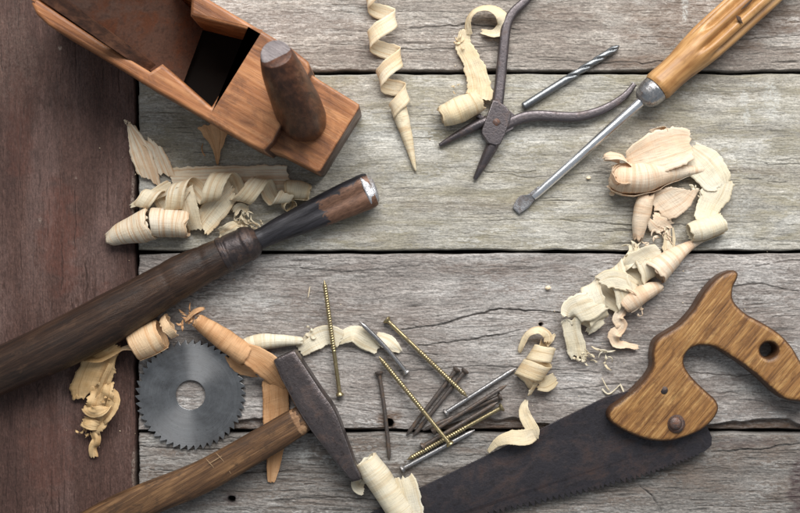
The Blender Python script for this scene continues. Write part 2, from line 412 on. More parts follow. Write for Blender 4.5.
    o = bpy.data.objects.new(name, me); COL.objects.link(o); o.location = ((ox - 400) * S, (256.5 - oy) * S, 0)
    tag(o, label, 'plank', 'boards of the bench top', 'structure')
    return o

m1 = mat_plank('plank_beige_grey', (0.265, 0.230, 0.200), (0.385, 0.345, 0.305), (0.49, 0.455, 0.42), 1, film=(0.205, 0.168, 0.145))
m2 = mat_plank('plank_green_grey', (0.300, 0.275, 0.235), (0.415, 0.392, 0.345), (0.50, 0.485, 0.445), 2, film=(0.285, 0.255, 0.185))
m3 = mat_plank('plank_violet_grey', (0.245, 0.214, 0.196), (0.355, 0.326, 0.304), (0.465, 0.443, 0.424), 3, film=(0.205, 0.170, 0.152))
m4 = mat_plank('plank_dark_grey', (0.165, 0.148, 0.134), (0.250, 0.232, 0.215), (0.36, 0.345, 0.328), 4, film=(0.165, 0.128, 0.105), stain=(0.075, 0.050, 0.050))
XL, XR = 138.5, 1150
plank('plank', 'beige grey weathered plank along the top under the pliers handle', XL, XR, -170, 70.5, m1, 11, rough=0.62, wave=5,
      cracks=[([(410, 28), (470, 24), (520, 30)], .5, 1), ([(640, 36), (720, 40), (800, 36)], .4, .8), ([(330, 44), (420, 50), (500, 46)], .4, .8),
              ([(540, 60), (640, 63), (720, 58)], .5, 1)],
      stains=[(720, 20, 110, 38, .55), (660, 62, 60, 8, .5), (560, 12, 40, 10, .25)], pales=[(685, 8, 4, 18, .8), (360, 10, 20, 6, .4)], auto=90)
plank('plank', 'broad greenish grey plank under the screwdriver blade and pliers jaws', XL, XR, 73.8, 250.5, m2, 12, rough=0.36, wave=9,
      cracks=[([(140, 205), (170, 212), (230, 214)], .5, 1), ([(480, 170), (530, 178), (600, 172), (680, 180)], .4, .6), ([(560, 220), (640, 226), (760, 222)], .4, .7)],
      stains=[(470, 205, 90, 8, .22), (750, 170, 70, 5, .3), (300, 238, 100, 6, .2)],
      pales=[(772, 100, 9, 24, .6), (744, 98, 4, 10, .6), (747, 118, 3.5, 12, .7), (755, 84, 22, 3, .5), (598, 158, 14, 8, .4), (650, 110, 20, 10, .35), (420, 180, 30, 8, .3), (735, 205, 26, 20, .35)], auto=60)
plank('plank', 'purplish grey plank with wavy grain beneath the loose nails', XL, XR, 253.8, 430.5, m3, 13, rough=0.66, wave=16,
      cracks=[([(402, 330), (440, 325), (470, 316), (500, 309), (560, 312)], .9, 1.4), ([(418, 346), (470, 340), (520, 330)], .6, 1.1),
              ([(300, 268), (340, 272), (420, 266)], .5, .8), ([(700, 288), (760, 284), (800, 292)], .5, .8), ([(400, 372), (480, 366), (600, 372)], .5, .8),
              ([(560, 390), (640, 382), (700, 390)], .4, .8), ([(690, 372), (740, 376), (800, 368)], .4, .8)],
      holes=[(389, 423.5, 4.6, 14), (541, 324.5, 1.7, 6)], stains=[(389, 420, 13, 9, .8), (310, 310, 70, 10, .3), (500, 270, 90, 8, .25)],
      pales=[(230, 300, 60, 14, .25), (760, 385, 40, 14, .3)], chips=[(430, 565, 1, 12, 7), (300, 420, 1, 2.5, 3), (690, 830, 1, 10.5, 8), (225, 290, 1, 11, 6)],
      auto=90, knots=[(480, 322, 24, .5)])
plank('plank', 'darker grey plank with straight grain along the bottom under the saw blade', XL, XR, 433.2, 690, m4, 14, rough=0.66, wave=5,
      cracks=[([(712, 452), (750, 450), (800, 443)], .7, 1.2), ([(640, 487), (652, 496), (662, 512)], .5, 1), ([(150, 470), (220, 474), (300, 470)], .5, .9),
              ([(420, 447), (520, 440), (600, 446)], .4, .8), ([(140, 446), (210, 450), (260, 447)], .6, 1), ([(280, 500), (340, 497), (400, 503)], .5, .9)],
      holes=[(231.5, 499, 3.6, 9)], stains=[(742, 442, 36, 8, .5), (798, 485, 12, 32, .95), (231, 499, 12, 5, .8), (650, 455, 60, 12, .2), (200, 500, 60, 8, .2)],
      pales=[(305, 455, 8, 14, .5), (160, 440, 20, 6, .4)], auto=110)
mb = mat_plank('plank_red_brown', (0.068, 0.036, 0.029), (0.092, 0.050, 0.040), (0.122, 0.074, 0.063), 5, stain=(0.13, 0.045, 0.030), pale=(0.30, 0.24, 0.20), rough=0.62, band_=0.45)
# the brown board's grain runs up the frame: turn the texture with the board
for nd in mb.node_tree.nodes:
    if nd.type == 'MAPPING':
        s_ = nd.inputs['Scale'].default_value; nd.inputs['Scale'].default_value = (s_[1], s_[0], s_[2])
plank('plank', 'dark reddish brown board running vertically at the left side', -330, 134.8, -170, 690, mb, 15, vert=True, rough=0.36, wave=4,
      stains=[(60, 240, 22, 60, .5), (100, 330, 20, 50, .4), (20, 130, 16, 60, .3), (50, 450, 30, 50, .3)],
      pales=[(134, 478, 2.6, 40, .9), (133, 195, 2.5, 30, .9), (60, 48, 2, 2, 1), (76, 178, 1.5, 1.5, 1), (40, 220, 2, 3, .7), (10, 60, 30, 60, .12)], auto=70, crackamt=0.8)
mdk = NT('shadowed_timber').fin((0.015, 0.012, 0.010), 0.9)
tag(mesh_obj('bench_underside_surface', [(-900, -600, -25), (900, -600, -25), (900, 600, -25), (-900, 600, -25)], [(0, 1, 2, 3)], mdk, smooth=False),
    'dark support seen in the gaps between the planks', 'bench', kind='structure')

# ------------------------------------------------------------------ timber and metal kinds
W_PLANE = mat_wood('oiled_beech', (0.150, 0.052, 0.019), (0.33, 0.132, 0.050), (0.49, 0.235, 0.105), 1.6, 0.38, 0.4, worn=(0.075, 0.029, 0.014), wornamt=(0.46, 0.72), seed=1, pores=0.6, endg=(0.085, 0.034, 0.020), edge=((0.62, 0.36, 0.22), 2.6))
W_DARK = mat_wood('dark_plane_handle_wood', (0.030, 0.014, 0.009), (0.075, 0.032, 0.018), (0.16, 0.070, 0.038), 1.5, 0.42, 0.45, worn=(0.21, 0.10, 0.055), wornamt=(0.62, 0.80), seed=2, pores=0.5)
W_KNOB = mat_wood('dark_upright_handle_wood', (0.028, 0.012, 0.008), (0.075, 0.029, 0.015), (0.165, 0.066, 0.034), 1.5, 0.34, 0.35, worn=(0.22, 0.10, 0.05), wornamt=(0.60, 0.80), seed=2, pores=0.5, axis='z')
W_END = mat_wood('grimy_end_grain', (0.10, 0.085, 0.085), (0.21, 0.18, 0.18), (0.33, 0.29, 0.285), 0.5, 0.6, 0.6, seed=3)
W_CHISEL = mat_wood('dark_turned_handle', (0.010, 0.0055, 0.004), (0.028, 0.0145, 0.009), (0.062, 0.034, 0.021), 0.9, 0.40, 0.7, seed=4, pores=0.9, worn=(0.085, 0.045, 0.026), wornamt=(0.56, 0.76))
W_HAMMER = mat_wood('hammer_handle_wood', (0.036, 0.017, 0.008), (0.100, 0.049, 0.021), (0.235, 0.128, 0.058), 1.0, 0.50, 0.8, seed=5, pores=0.85, worn=(0.040, 0.022, 0.012), wornamt=(0.52, 0.68), rot=math.radians(86))
W_TENON = mat_wood('fresh_torn_handle_wood', (0.13, 0.065, 0.03), (0.24, 0.13, 0.065), (0.36, 0.22, 0.12), 0.8, 0.6, 0.8, seed=6, rot=math.radians(86))
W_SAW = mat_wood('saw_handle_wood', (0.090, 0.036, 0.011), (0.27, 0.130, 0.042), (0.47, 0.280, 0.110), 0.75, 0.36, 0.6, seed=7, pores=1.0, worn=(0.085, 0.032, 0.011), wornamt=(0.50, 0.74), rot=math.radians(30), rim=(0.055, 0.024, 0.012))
W_YEL = mat_wood('yellow_driver_handle_wood', (0.22, 0.095, 0.030), (0.44, 0.235, 0.088), (0.60, 0.38, 0.18), 1.6, 0.33, 0.3, seed=8, pores=0.4, worn=(0.20, 0.078, 0.020), wornamt=(0.52, 0.74))
M_IRON = mat_metal('rusted_plane_iron', (0.20, 0.115, 0.085), (0.155, 0.055, 0.026), (0.42, 0.60), 0.42, 0.45, 0.3, 1.8, 1, pit=(0.05, 0.028, 0.022), pitamt=0.45)
M_HAM = mat_metal('dark_forged_steel', (0.105, 0.088, 0.088), (0.075, 0.044, 0.034), (0.50, 0.70), 0.36, 0.75, 0.45, 1.0, 2, pit=(0.028, 0.019, 0.017), pitamt=0.6, vary=0.10, edge=((0.34, 0.31, 0.31), 1.6))
M_SAW = mat_metal('rusty_saw_steel', (0.044, 0.040, 0.046), (0.040, 0.021, 0.017), (0.46, 0.66), 0.42, 0.6, 0.35, 1.5, 3, pit=(0.016, 0.013, 0.014), pitamt=0.7, stretch=1.4, vary=0.16)
M_BOLT = mat_metal('aged_bolt', (0.13, 0.095, 0.085), (0.13, 0.055, 0.03), (0.45, 0.6), 0.38, 0.7, 0.4, 0.4, 4)
M_PLI = mat_metal('dark_pliers_steel', (0.115, 0.100, 0.104), (0.10, 0.062, 0.050), (0.55, 0.75), 0.38, 0.8, 0.3, 0.8, 5, pitamt=0.35, edge=((0.30, 0.27, 0.27), 0.9))
M_DRL = mat_metal('drill_steel', (0.24, 0.25, 0.26), (0.14, 0.13, 0.125), (0.6, 0.8), 0.40, 0.95, 0.15, 0.5, 6, pitamt=0.15)
M_CHR = mat_metal('bright_shaft_steel', (0.88, 0.88, 0.90), (0.40, 0.37, 0.35), (0.62, 0.82), 0.27, 1.0, 0.12, 0.8, 7, pitamt=0.15, stretch=3, vary=0.06)
M_TIP = mat_metal('worn_driver_tip', (0.36, 0.36, 0.37), (0.16, 0.14, 0.135), (0.42, 0.58), 0.36, 0.9, 0.5, 0.3, 8, pitamt=0.5)
M_BRS = mat_metal('brassy_screw', (0.38, 0.31, 0.175), (0.15, 0.11, 0.06), (0.52, 0.70), 0.32, 0.9, 0.2, 0.5, 9, pitamt=0.3)
M_NDK = mat_metal('dark_nail', (0.145, 0.125, 0.115), (0.11, 0.070, 0.045), (0.45, 0.62), 0.40, 0.75, 0.3, 0.5, 10, pitamt=0.4)
M_NGY = mat_metal('grey_nail', (0.36, 0.35, 0.35), (0.18, 0.15, 0.13), (0.52, 0.7), 0.32, 0.9, 0.2, 0.5, 11, pitamt=0.3)
M_GTIP = mat_metal('ground_gouge_tip', (0.50, 0.50, 0.52), (0.20, 0.17, 0.15), (0.50, 0.66), 0.34, 0.85, 0.5, 0.6, 12, pitamt=0.4)
M_FERR = mat_metal('black_ferrule', (0.052, 0.042, 0.042), (0.085, 0.048, 0.034), (0.5, 0.66), 0.36, 0.6, 0.35, 0.7, 13, pitamt=0.4)
M_CAP = mat_metal('polished_ferrule', (0.44, 0.44, 0.45), (0.17, 0.135, 0.12), (0.52, 0.66), 0.24, 0.95, 0.25, 0.9, 14, pitamt=0.35, vary=0.07)
M_BLACK = NT('painted_throat_shade').fin((0.008, 0.006, 0.005), 0.9, spec=0.1)  # near-black colour paints in the deep shade inside the plane's mouth

def mat_gouge():
    t = NT('blackened_gouge_blade')
    o = t.n('ShaderNodeSeparateXYZ', {'Vector': t.px((1, 1, 1))})
    w = t.noise((1 / 9, 1 / 6, 1 / 6), 4, 0.6, 0.5)
    s = t.math('ADD', o.outputs[0], t.math('MULTIPLY', t.math('SUBTRACT', w, 0.5), 30.0))
    m = t.math('MULTIPLY', t.ramp(t.math('MULTIPLY', s, 1 / 160.0), (0.455, 0.0), (0.475, 1.0)),
               t.ramp(t.math('ADD', t.math('MULTIPLY', o.outputs[1], -1 / 34.0), t.math('MULTIPLY', w, 0.7)), (0.20, 0.0), (0.30, 1.0)))
    g = t.noise((1 / 30, 1 / 3, 1 / 3), 4, 0.65, 0.3); gg = t.noise((1 / 9, 1 / 2, 1 / 2), 5, 0.75, 0.5)
    c = t.mix(m, t.ramp(g, (0.35, (0.012, 0.011, 0.013)), (0.7, (0.048, 0.045, 0.052))), t.ramp(gg, (0.35, (0.085, 0.042, 0.026)), (0.7, (0.22, 0.115, 0.072))))
    return t.fin(c, t.ramp(g, (0.3, 0.5), (0.7, 0.34)), t.bump(gg, 0.3, 1.0), metal=0.35)
def mat_disc():
    t = NT('ground_disc_steel')
    tc = t.n('ShaderNodeTexCoord'); o = t.n('ShaderNodeSeparateXYZ', {'Vector': t.px((1, 1, 1))})
    an = t.math('ARCTAN2', o.outputs[1], o.outputs[0])
    rad = t.n('ShaderNodeVectorMath', operation='LENGTH'); t.set(rad.inputs[0], t.px((1, 1, 1)))
    cv = t.n('ShaderNodeCombineXYZ', {'X': t.math('MULTIPLY', rad.outputs['Value'], 1.3), 'Y': t.math('MULTIPLY', an, 0.8), 'Z': 0.0})
    rg = t.n('ShaderNodeTexNoise', {'Vector': cv.outputs[0], 'Scale': 1.0, 'Detail': 3.0}).outputs[0]
    sm = t.noise((1 / 14, 1 / 14, 1), 5, 0.65, 0.4); fs = t.noise((1 / 2.2, 1 / 2.2, 1), 4, 0.7)
    c = t.ramp(sm, (0.32, (0.20, 0.20, 0.205)), (0.68, (0.33, 0.332, 0.338)))
    c = t.mix(t.math('MULTIPLY', t.ramp(fs, (0.58, 0.0), (0.70, 1.0)), 0.5), c, (0.075, 0.055, 0.045))
    c = t.mix(0.35, c, t.ramp(rg, (0.3, 0.65), (0.7, 1.25)), 'MULTIPLY')
    tg = t.n('ShaderNodeTangent', direction_type='RADIAL', axis='Z')
    t.fin(c, t.ramp(sm, (0.3, 0.40), (0.7, 0.30)), t.bump(rg, 0.15, 0.5), metal=0.9, Anisotropic=0.85, Anisotropic_Rotation=0.25)
    t.t.links.new(tg.outputs[0], t.b.inputs['Tangent'])
    return t.m

def ang_of(x0, y0, x1, y1): return math.atan2(-(y1 - y0), x1 - x0)

def loft(stn, seg=24, power=4.0, cap=True):
    """stn rows: (Lx, Ly, Rx, Ry, z0, z1) seen at mid height; rounded-square sections"""
    V = []
    for lx, ly, rx, ry, z0, z1 in stn:
        zm = (z0 + z1) / 2; a = P(lx, ly, zm); b = P(rx, ry, zm); c = (a + b) / 2; h = (b - a) / 2; hz = (z1 - z0) / 2
        for j in range(seg):
            t = 2 * math.pi * j / seg; ct, st = math.cos(t), math.sin(t)
            k = (abs(ct) ** power + abs(st) ** power) ** (-1 / power)
            V.append(tuple(c + h * ct * k + Vector((0, 0, hz * st * k))))
    n = len(stn); F = grid_faces(n, seg, 0, True, flip=True)
    if cap: F.append(tuple(range(seg))); F.append(tuple((n - 1) * seg + j for j in range(seg))[::-1])
    return V, F

# ------------------------------------------------------------------ wooden plane
pl = thing('wooden_plane', 'old reddish wooden hand plane with an upright dark handle and a rusty iron', 'hand plane', P(190, 60), ang_of(75, 35, 255, 139))
body = outline('body', [[(31, 3), (36, 14), (48, 25), (75, 40.5), (110, 62), (141.5, 82), (177.5, 102.5), (215, 125), (250, 145), (264, 151), (273, 142), (311, 70), (308, 61),
                          (290, 47), (250, 23.5), (205, -3), (100, -66), (84, -70), (74, -62), (34, -4)],
                         [(36.5, -1), (104, 44), (150, 71.5), (162, 63.5), (211, 107), (257.5, 32), (190, 15), (191, -2), (130, -36), (88, -50)]],
               0, 84, 3.2, W_PLANE, pl, res=3, sharp=50)
outline('toe', [[(250, 144.5), (262, 147.5), (281, 154), (316, 172), (321, 171), (359.5, 108), (359, 104), (320, 80), (300, 66)]], 0, 64, 2.6, W_PLANE, pl, sharp=50)
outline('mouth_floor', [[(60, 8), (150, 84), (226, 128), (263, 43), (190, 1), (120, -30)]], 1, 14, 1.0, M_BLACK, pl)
# the slanting iron with its wedge
def slab(quad, th, nu=24, nv=12, seed=0, amp=0.5):
    a, b, c, d = [np.array(q, float) for q in quad]; nrm = np.cross(b - a, d - a); nrm /= np.linalg.norm(nrm)
    if nrm[2] < 0: nrm = -nrm
    V = []
    for side in (0, 1):
        for i in range(nu):
            for j in range(nv):
                s, t = i / (nu - 1), j / (nv - 1)
                p = a * (1 - s) * (1 - t) + b * s * (1 - t) + c * s * t + d * (1 - s) * t
                V.append(p + nrm * (amp * (vnoise(s * 5, t * 3, seed) - .5) if side == 0 else -th))
    F = grid_faces(nu, nv, 0, flip=True) + grid_faces(nu, nv, nu * nv)
    m = nu * nv; bd = [i * nv for i in range(nu)] + [(nu - 1) * nv + j for j in range(1, nv)] + [i * nv + nv - 1 for i in range(nu - 2, -1, -1)] + [j for j in range(nv - 2, 0, -1)]
    for k in range(len(bd)):
        p, q = bd[k], bd[(k + 1) % len(bd)]; F.append((p, p + m, q + m, q)[::-1])
    return V, F
V, F = slab([P(-20, -52, 196), P(180, 92, 22), P(205, 24, 22), P(92, -94, 196)], 4)
iron = mesh_obj('plane_iron', V, F, M_IRON, pl, sharp=30)
V, F = slab([P(-26, -46, 186), P(147, 72, 70), P(156, 65, 70), P(-14, -58, 186)], 9, amp=0.2)
mesh_obj('wedge', V, F, W_DARK, pl, sharp=30)
# handle standing at the front
pth = crom([P(303, 122, 62), P(301, 116, 72), P(296, 103, 92), P(289, 87, 116), P(282, 70, 138), P(277.5, 58.5, 151), P(276, 55, 154.5)], 46)
rr = np.interp(np.linspace(0, 6, 46), [0, 1, 2, 3, 4, 5, 5.75, 6], [21.5, 23.2, 22.6, 20.6, 18.2, 15.4, 14.0, 12.6])
hx = lambda k, th: 1 + 0.07 * np.cos(2 * th + 0.6) * (1 - k / 46) + 0.035 * (vnoise(th * 1.6, k * 0.14, 4) - .5) + 0.16 * np.exp(-((np.mod(th + math.pi - 5.7, 2 * math.pi) - math.pi) / 0.45) ** 2) * math.exp(-((k - 17) / 9) ** 2)
V, F = sweep(pth, rr, 56, hx, True, up=(0.25, 1, 0.1))
hdl = mesh_obj('handle', V, F, W_KNOB, pl, sharp=60)
p2 = crom([P(276.4, 56.0, 152.0), P(276, 55, 155.0), P(275.85, 54.6, 155.9)], 5)
V, F = sweep(p2, [13.9, 13.7, 13.2, 12.0, 9.6], 40, None, True, up=(0.25, 1, 0.1))
mesh_obj('worn_top', V, F, W_END, hdl, sharp=60)

# ------------------------------------------------------------------ gouge with a turned handle
ga = ang_of(0, 371, 256, 240)
go = thing('gouge', 'heavy gouge with long dark turned handle lying from the left edge to a silvery tip', 'gouge', P(256, 240), ga)
def on(p): return P(p[0], p[1], p[2])
hp = crom([P(-62, 402, 24), P(0, 371, 24), P(50, 349, 25), P(104, 321.5, 25), P(152, 293.5, 24), P(188, 272.5, 23), P(226, 254.5, 22)], 90)
def hr(t): return lin([(0, 20), (.05, 21.5), (.2, 23.2), (.36, 24.6), (.52, 24.8), (.66, 22.0), (.73, 21.2), (.755, 20.6), (.765, 21.0), (.80, 21.0), (.90, 18.9), (.915, 18.0), (.925, 18.8), (1, 17.4)], t)
V, F = sweep(hp, [hr(t) for t in np.linspace(0, 1, 90)], 64, lambda k, th: 1 + 0.012 * (vnoise(th * 9, k * 0.05, 3) - .5), True)
gh = mesh_obj('handle', V, F, W_CHISEL, go, sharp=60)
V, F = lathe(P(222, 256, 22), P(258, 238.5, 20), [(0, 17.4), (.02, 18.4), (.12, 18.4), (.16, 17.2), (.22, 17.6), (.60, 17.0), (.66, 17.8), (.80, 17.0), (.90, 14.8), (1.0, 10.8)], 56, 60, jit=0.02)
mesh_obj('ferrule', V, F, M_FERR, go, sharp=60)
bp = crom([P(250, 243, 19), P(264, 237, 18), P(280, 229, 17), P(300, 220.5, 16), P(325, 209.5, 15), P(348, 199.3, 14), P(363, 192.8, 13.5), P(372, 189, 13)], 70)
br = np.interp(np.linspace(0, 7, 70), [0, 1, 2, 3, 4, 5, 6, 6.6, 7], [11.0, 10.2, 12.0, 14.0, 16.2, 17.4, 18.0, 17.8, 16.6])
def gsh(k, th):
    a = sstep(18, 40, np.float64(k)); d = np.mod(th - math.pi / 2 + math.pi, 2 * math.pi) - math.pi
    return (1 - 0.30 * a * np.exp(-(d / 0.55) ** 2)) * (1 + 0.02 * (vnoise(th * 3, k * 0.2, 6) - .5))
V, F = sweep(bp, br, 48, gsh, True, zs=0.72)
mesh_obj('blade', V, F, mat_gouge(), go, sharp=60)
tp = crom([P(364.5, 192.1, 13.5), P(367, 191.0, 13.3), P(371, 189.4, 13), P(374, 188.0, 12.8), P(375.8, 187.3, 12.6)], 16)
V, F = sweep(tp, np.interp(np.linspace(0, 4, 16), [0, .3, 1, 2, 3, 4], [16.8, 17.4, 17.2, 15.6, 13.0, 8.5]), 48, lambda k, th: 1 - 0.2 * np.exp(-((np.mod(th + math.pi / 2, 2 * math.pi) - math.pi) / 0.55) ** 2) + 0.05 * (vnoise(th * 3, k * .4, 8) - .5), True, zs=0.74)
mesh_obj('ground_tip', V, F, M_GTIP, go, sharp=60)

# ------------------------------------------------------------------ circular saw blade
def disc():
    cx, cy, R, r, n = 190.5, 395, 51.2, 14.8, 46
    o = thing('circular_saw_blade', 'round grey toothed steel saw blade lying flat beside the brown board', 'saw blade', P(cx, cy), 0)
    lp = []
    for i in range(n):
        a = 2 * math.pi * i / n; st = 2 * math.pi / n
        for f, q in ((0, R), (.10, R + 4.3), (.20, R + 4.2), (.70, R + 1.2), (.9, R - .6)):
            t = -(a + st * f); lp.append((cx + q * math.cos(t), cy + q * math.sin(t)))
    outline('toothed_disc', [lp, circle_pts(cx, cy, r, 48)], 1.8, 4.0, 0.35, mat_disc(), o, res=1)
    return o
disc()

# ------------------------------------------------------------------ hammer
ha = ang_of(274, 355, 358, 478)
hm = thing('hammer', 'cross peen hammer with dark forged head and worn brown wooden handle', 'hammer', P(300, 415), ha)
st = [(275.5, 358.5, 294.5, 349.5, 2.5, 27.5), (274.6, 360.5, 296.5, 350, 1.2, 28.8), (276.5, 365, 299, 354, .8, 29.2), (282, 378, 307.5, 366.5, .8, 29.2), (290, 393, 316.5, 380, .6, 29.4),
      (297, 406.5, 325, 392.5, .3, 30), (304, 418, 332, 402, .2, 30.2), (311, 428.5, 338.5, 414, .3, 30), (319, 439, 344.5, 430, .8, 29.4), (329, 451.5, 350.5, 446.5, 1.5, 28.4),
      (339, 464, 356, 462, 2.2, 27.2), (347, 473.5, 360.5, 471.5, 3.0, 26), (350.5, 477.5, 361.5, 475.5, 4, 25), (353.5, 480, 361, 478.2, 6, 23)]
V, F = loft(np.array([list(r) for r in crom(st, 60)]), 48, 7.0)
head = mesh_obj('head', V, F, M_HAM, hm, sharp=28)
o1 = crom([P(40, 556, 16), P(120, 513 - 2, 16), P(200, 478, 16), (P(262, 443.5, 16)), P(290, 426.5, 16), P(300.5, 420, 16), P(306, 417, 16)], 60)
oct_ = lambda k, th: (np.abs(np.cos(th)) ** 3.2 + np.abs(np.sin(th)) ** 3.2) ** (-1 / 3.2) * (1 + 0.03 * (vnoise(th * 2.4, k * 0.12, 5) - .5))
V, F = sweep(o1, np.interp(np.linspace(0, 6, 60), [0, 2, 3, 4.4, 4.6, 6], [17.0, 16.2, 15.4, 14.4, 13.8, 13.2]), 48, oct_, True, zs=0.80)
hh = mesh_obj('handle', V, F, W_HAMMER, hm, sharp=60)
V, F = sweep(crom([P(295.5, 423.2, 16.4), P(299, 421.3, 16.6), P(303, 419, 16.6), P(308, 416.5, 16.6)], 16), np.interp(np.linspace(0, 3, 16), [0, .35, 1.2, 3], [13.2, 14.3, 13.4, 11.2]), 48,
             lambda k, th: oct_(k, th) * (1 + 0.09 * (vnoise(th * 6, k * 0.5, 9) - .5)), True, zs=0.80)
mesh_obj('frayed_shoulder', V, F, W_TENON, hh, sharp=60)
def scratch(x0, y0, x1, y1, z, w, parent, mat):
    a, b = P(x0, y0, z), P(x1, y1, z - 0.2); V, F = sweep([a, (a + b) / 2, b], [w * .5, w, w * .4], 8, None, True, zs=0.35); return V, F
mS = NT('pale_scratch').fin((0.27, 0.17, 0.09), 0.7)
V, F = join(scratch(206, 459, 214, 468, 29.2, .5, hh, mS), scratch(216, 453, 224, 462, 29.2, .5, hh, mS), scratch(209, 464, 222, 456, 29.1, .6, hh, mS), scratch(226, 466, 231, 474, 28.6, .35, hh, mS))
mesh_obj('scratched_mark', V, F, mS, hh)

# ------------------------------------------------------------------ hand saw
sw = thing('hand_saw', 'hand saw with dark rusty blade and worn brown wooden pistol grip handle', 'hand saw', P(640, 440), ang_of(415, 500, 690, 400))
bo = [(708.5, 431), (711, 437), (710.5, 445), (704, 451)]
def teeth(x0, y0, x1, y1, p0, p1, hgt):
    L = math.hypot(x1 - x0, y1 - y0); ux, uy = (x1 - x0) / L, (y1 - y0) / L; nx, ny = -uy, ux
    if ny < 0: nx, ny = -nx, -ny
    s = 0; out = []; i = 0
    while s < L:
        p = p0 + (p1 - p0) * s / L; j = 0.82 + 0.36 * ((i * 7919 % 13) / 13)
        out += [(x0 + ux * s, y0 + uy * s), (x0 + ux * (s + p * .30) + nx * hgt * j, y0 + uy * (s + p * .30) + ny * hgt * j), (x0 + ux * (s + p * .52) + nx * hgt * j * .85, y0 + uy * (s + p * .52) + ny * hgt * j * .85)]
        s += p; i += 1
    return out
bo += teeth(698, 453, 655, 469.5, 3.8, 4.6, 2.8) + teeth(655, 469.5, 600, 485, 4.8, 6.0, 4.4) + teeth(600, 485, 500, 509.5, 6.0, 6.2, 5.2) + teeth(500, 509.5, 300, 566, 6.2, 6.4, 5.2)
bo += [(290, 556), (373, 513), (415, 491.5), (490, 454.5), (560, 419.5), (606, 396.5), (650, 385), (690, 395)]
def tilt_s(x, y): return np.clip((x + 60) * 0.03, -5.5, 5.0)
outline('blade', [bo], 7.0, 9.2, 0.4, M_SAW, sw, tilt=tilt_s, res=1, sharp=30)
ho = smooth_loop([(732.6, 270.3), (738.5, 273), (738, 279), (733.7, 288.5), (734.5, 301), (745.9, 313.2), (761, 321.6), (778.2, 332.2), (791.5, 345.5), (801, 361), (812, 381), (818, 396), (811, 405), (800, 402.2), (787.7, 400.5), (776.3, 393.5),
      (763, 381), (749.7, 370), (732.6, 358), (715.5, 348), (700.3, 346), (689.6, 350.5), (684.6, 359.6), (687, 370), (696.5, 381.7), (707.9, 392.5), (716.5, 400.5), (719.3, 408.8), (715.5, 417.8), (706, 428),
      (692.7, 435.2), (669.8, 441.8), (647, 440.2), (628, 433), (612.8, 424), (608.3, 416.2), (611.5, 408), (622.3, 400.2), (635.6, 389.3), (647, 377), (652.7, 366.5), (652.6, 354), (656.5, 340.5), (668, 332), (681.3, 323.4), (694.6, 308.6), (706, 290.4), (719.3, 276.5)], 4)
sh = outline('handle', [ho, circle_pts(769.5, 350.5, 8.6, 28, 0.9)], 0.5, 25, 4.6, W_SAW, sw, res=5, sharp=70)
V, F = lathe(P(675.6, 423.5, 23), P(675.6, 423.5, 27.2), [(0, 9.2), (.55, 9.2), (.8, 8.2), (1, 7.4)], 40, 12)
wsh = mesh_obj('washer', V, F, M_BOLT, sw, sharp=35)
V, F = lathe(P(675.2, 423.2, 26.5), P(675.2, 423.2, 31.5), [(0, 6.6), (.5, 6.4), (.8, 5.2), (.95, 3.2), (1, 0.6)], 36, 16)
mesh_obj('bolt', V, F, M_BOLT, sw, sharp=50)
V, F = lathe(P(663.4, 390, 23), P(663.4, 390, 25.4), [(0, 4.3), (.7, 4.3), (1, 3.2)], 22, 8)
mesh_obj('sunk_rivet', V, F, M_FERR, sw, sharp=40)

# ------------------------------------------------------------------ round nose pliers
pp = thing('round_nose_pliers', 'dark steel round nose pliers lying open beside the screwdriver', 'pliers', P(497, 122), 0)
def bar(rows, name, parent, mat=M_PLI, zs=0.8, seg=28, n=50, power=3.4):
    R = crom(rows, n); R[:, 3] *= 1.10; pts = [P(*r[:3]) for r in R]
    V, F = sweep(pts, R[:, 3], seg, lambda k, th: (np.abs(np.cos(th)) ** power + np.abs(np.sin(th)) ** power) ** (-1 / power), True, zs=zs)
    return mesh_obj(name, V, F, mat, parent, sharp=60)
bar([(556, -44, 7, 3.2), (541, -20, 7, 3.5), (526, 0, 7, 3.9), (513.5, 12, 7, 4.2), (506.5, 26, 7, 4.5), (503.6, 47, 7, 4.7), (501, 74, 7, 4.8), (498.5, 97, 7.5, 5.0), (496, 112, 7.5, 5.4)], 'handle', pp)
bar([(499, 128, 6.5, 5.0), (513, 121.5, 6.5, 5.0), (526, 117, 6.5, 5.2), (540, 115.6, 6.5, 4.9), (560, 116.6, 6.5, 4.7), (578, 116.6, 6.5, 4.5), (598, 111.5, 6.5, 4.1), (615, 103, 6.5, 3.6), (627, 93.5, 6.5, 3.0), (634.5, 84, 6.5, 2.3)], 'handle', pp)
bar([(488, 120.5, 6, 5.2), (478.5, 124.2, 6, 4.8), (468, 129.5, 5.6, 4.3), (452, 138, 4.5, 3.0), (441, 144.5, 3.5, 1.9), (439.3, 145.5, 3.4, 1.3)], 'jaw', pp, zs=1.0, power=2)
bar([(497, 134, 6, 6.0), (492.5, 145, 6, 5.6), (488, 154, 5.6, 5.0), (480.5, 168.5, 4.5, 3.4), (475.5, 177.8, 3.5, 2.1), (474.6, 179.5, 3.4, 1.4)], 'jaw', pp, zs=1.0, power=2)
outline('pivot_plate', [[(493, 99.8), (499, 101.4), (506, 106.2), (511.3, 113), (511, 117), (505.5, 134), (500.5, 144), (496, 145.5), (488, 143.2), (481.6, 133.5), (481.6, 130)]], 1.5, 13.5, 1.1, M_PLI, pp, res=2)
outline('lower_plate', [[(480, 113), (486, 118), (505, 132), (512, 128), (517, 118), (511, 113), (500, 104), (484, 121), (476, 116.5)]], 1.0, 9.5, 1.0, M_PLI, pp, res=2)
V, F = lathe(P(496.3, 122.5, 12), P(496.3, 122.5, 13.9), [(0, 4.2), (.7, 4.1), (1, 3.4)], 26, 8)
mesh_obj('rivet', V, F, M_BOLT, pp, sharp=40)

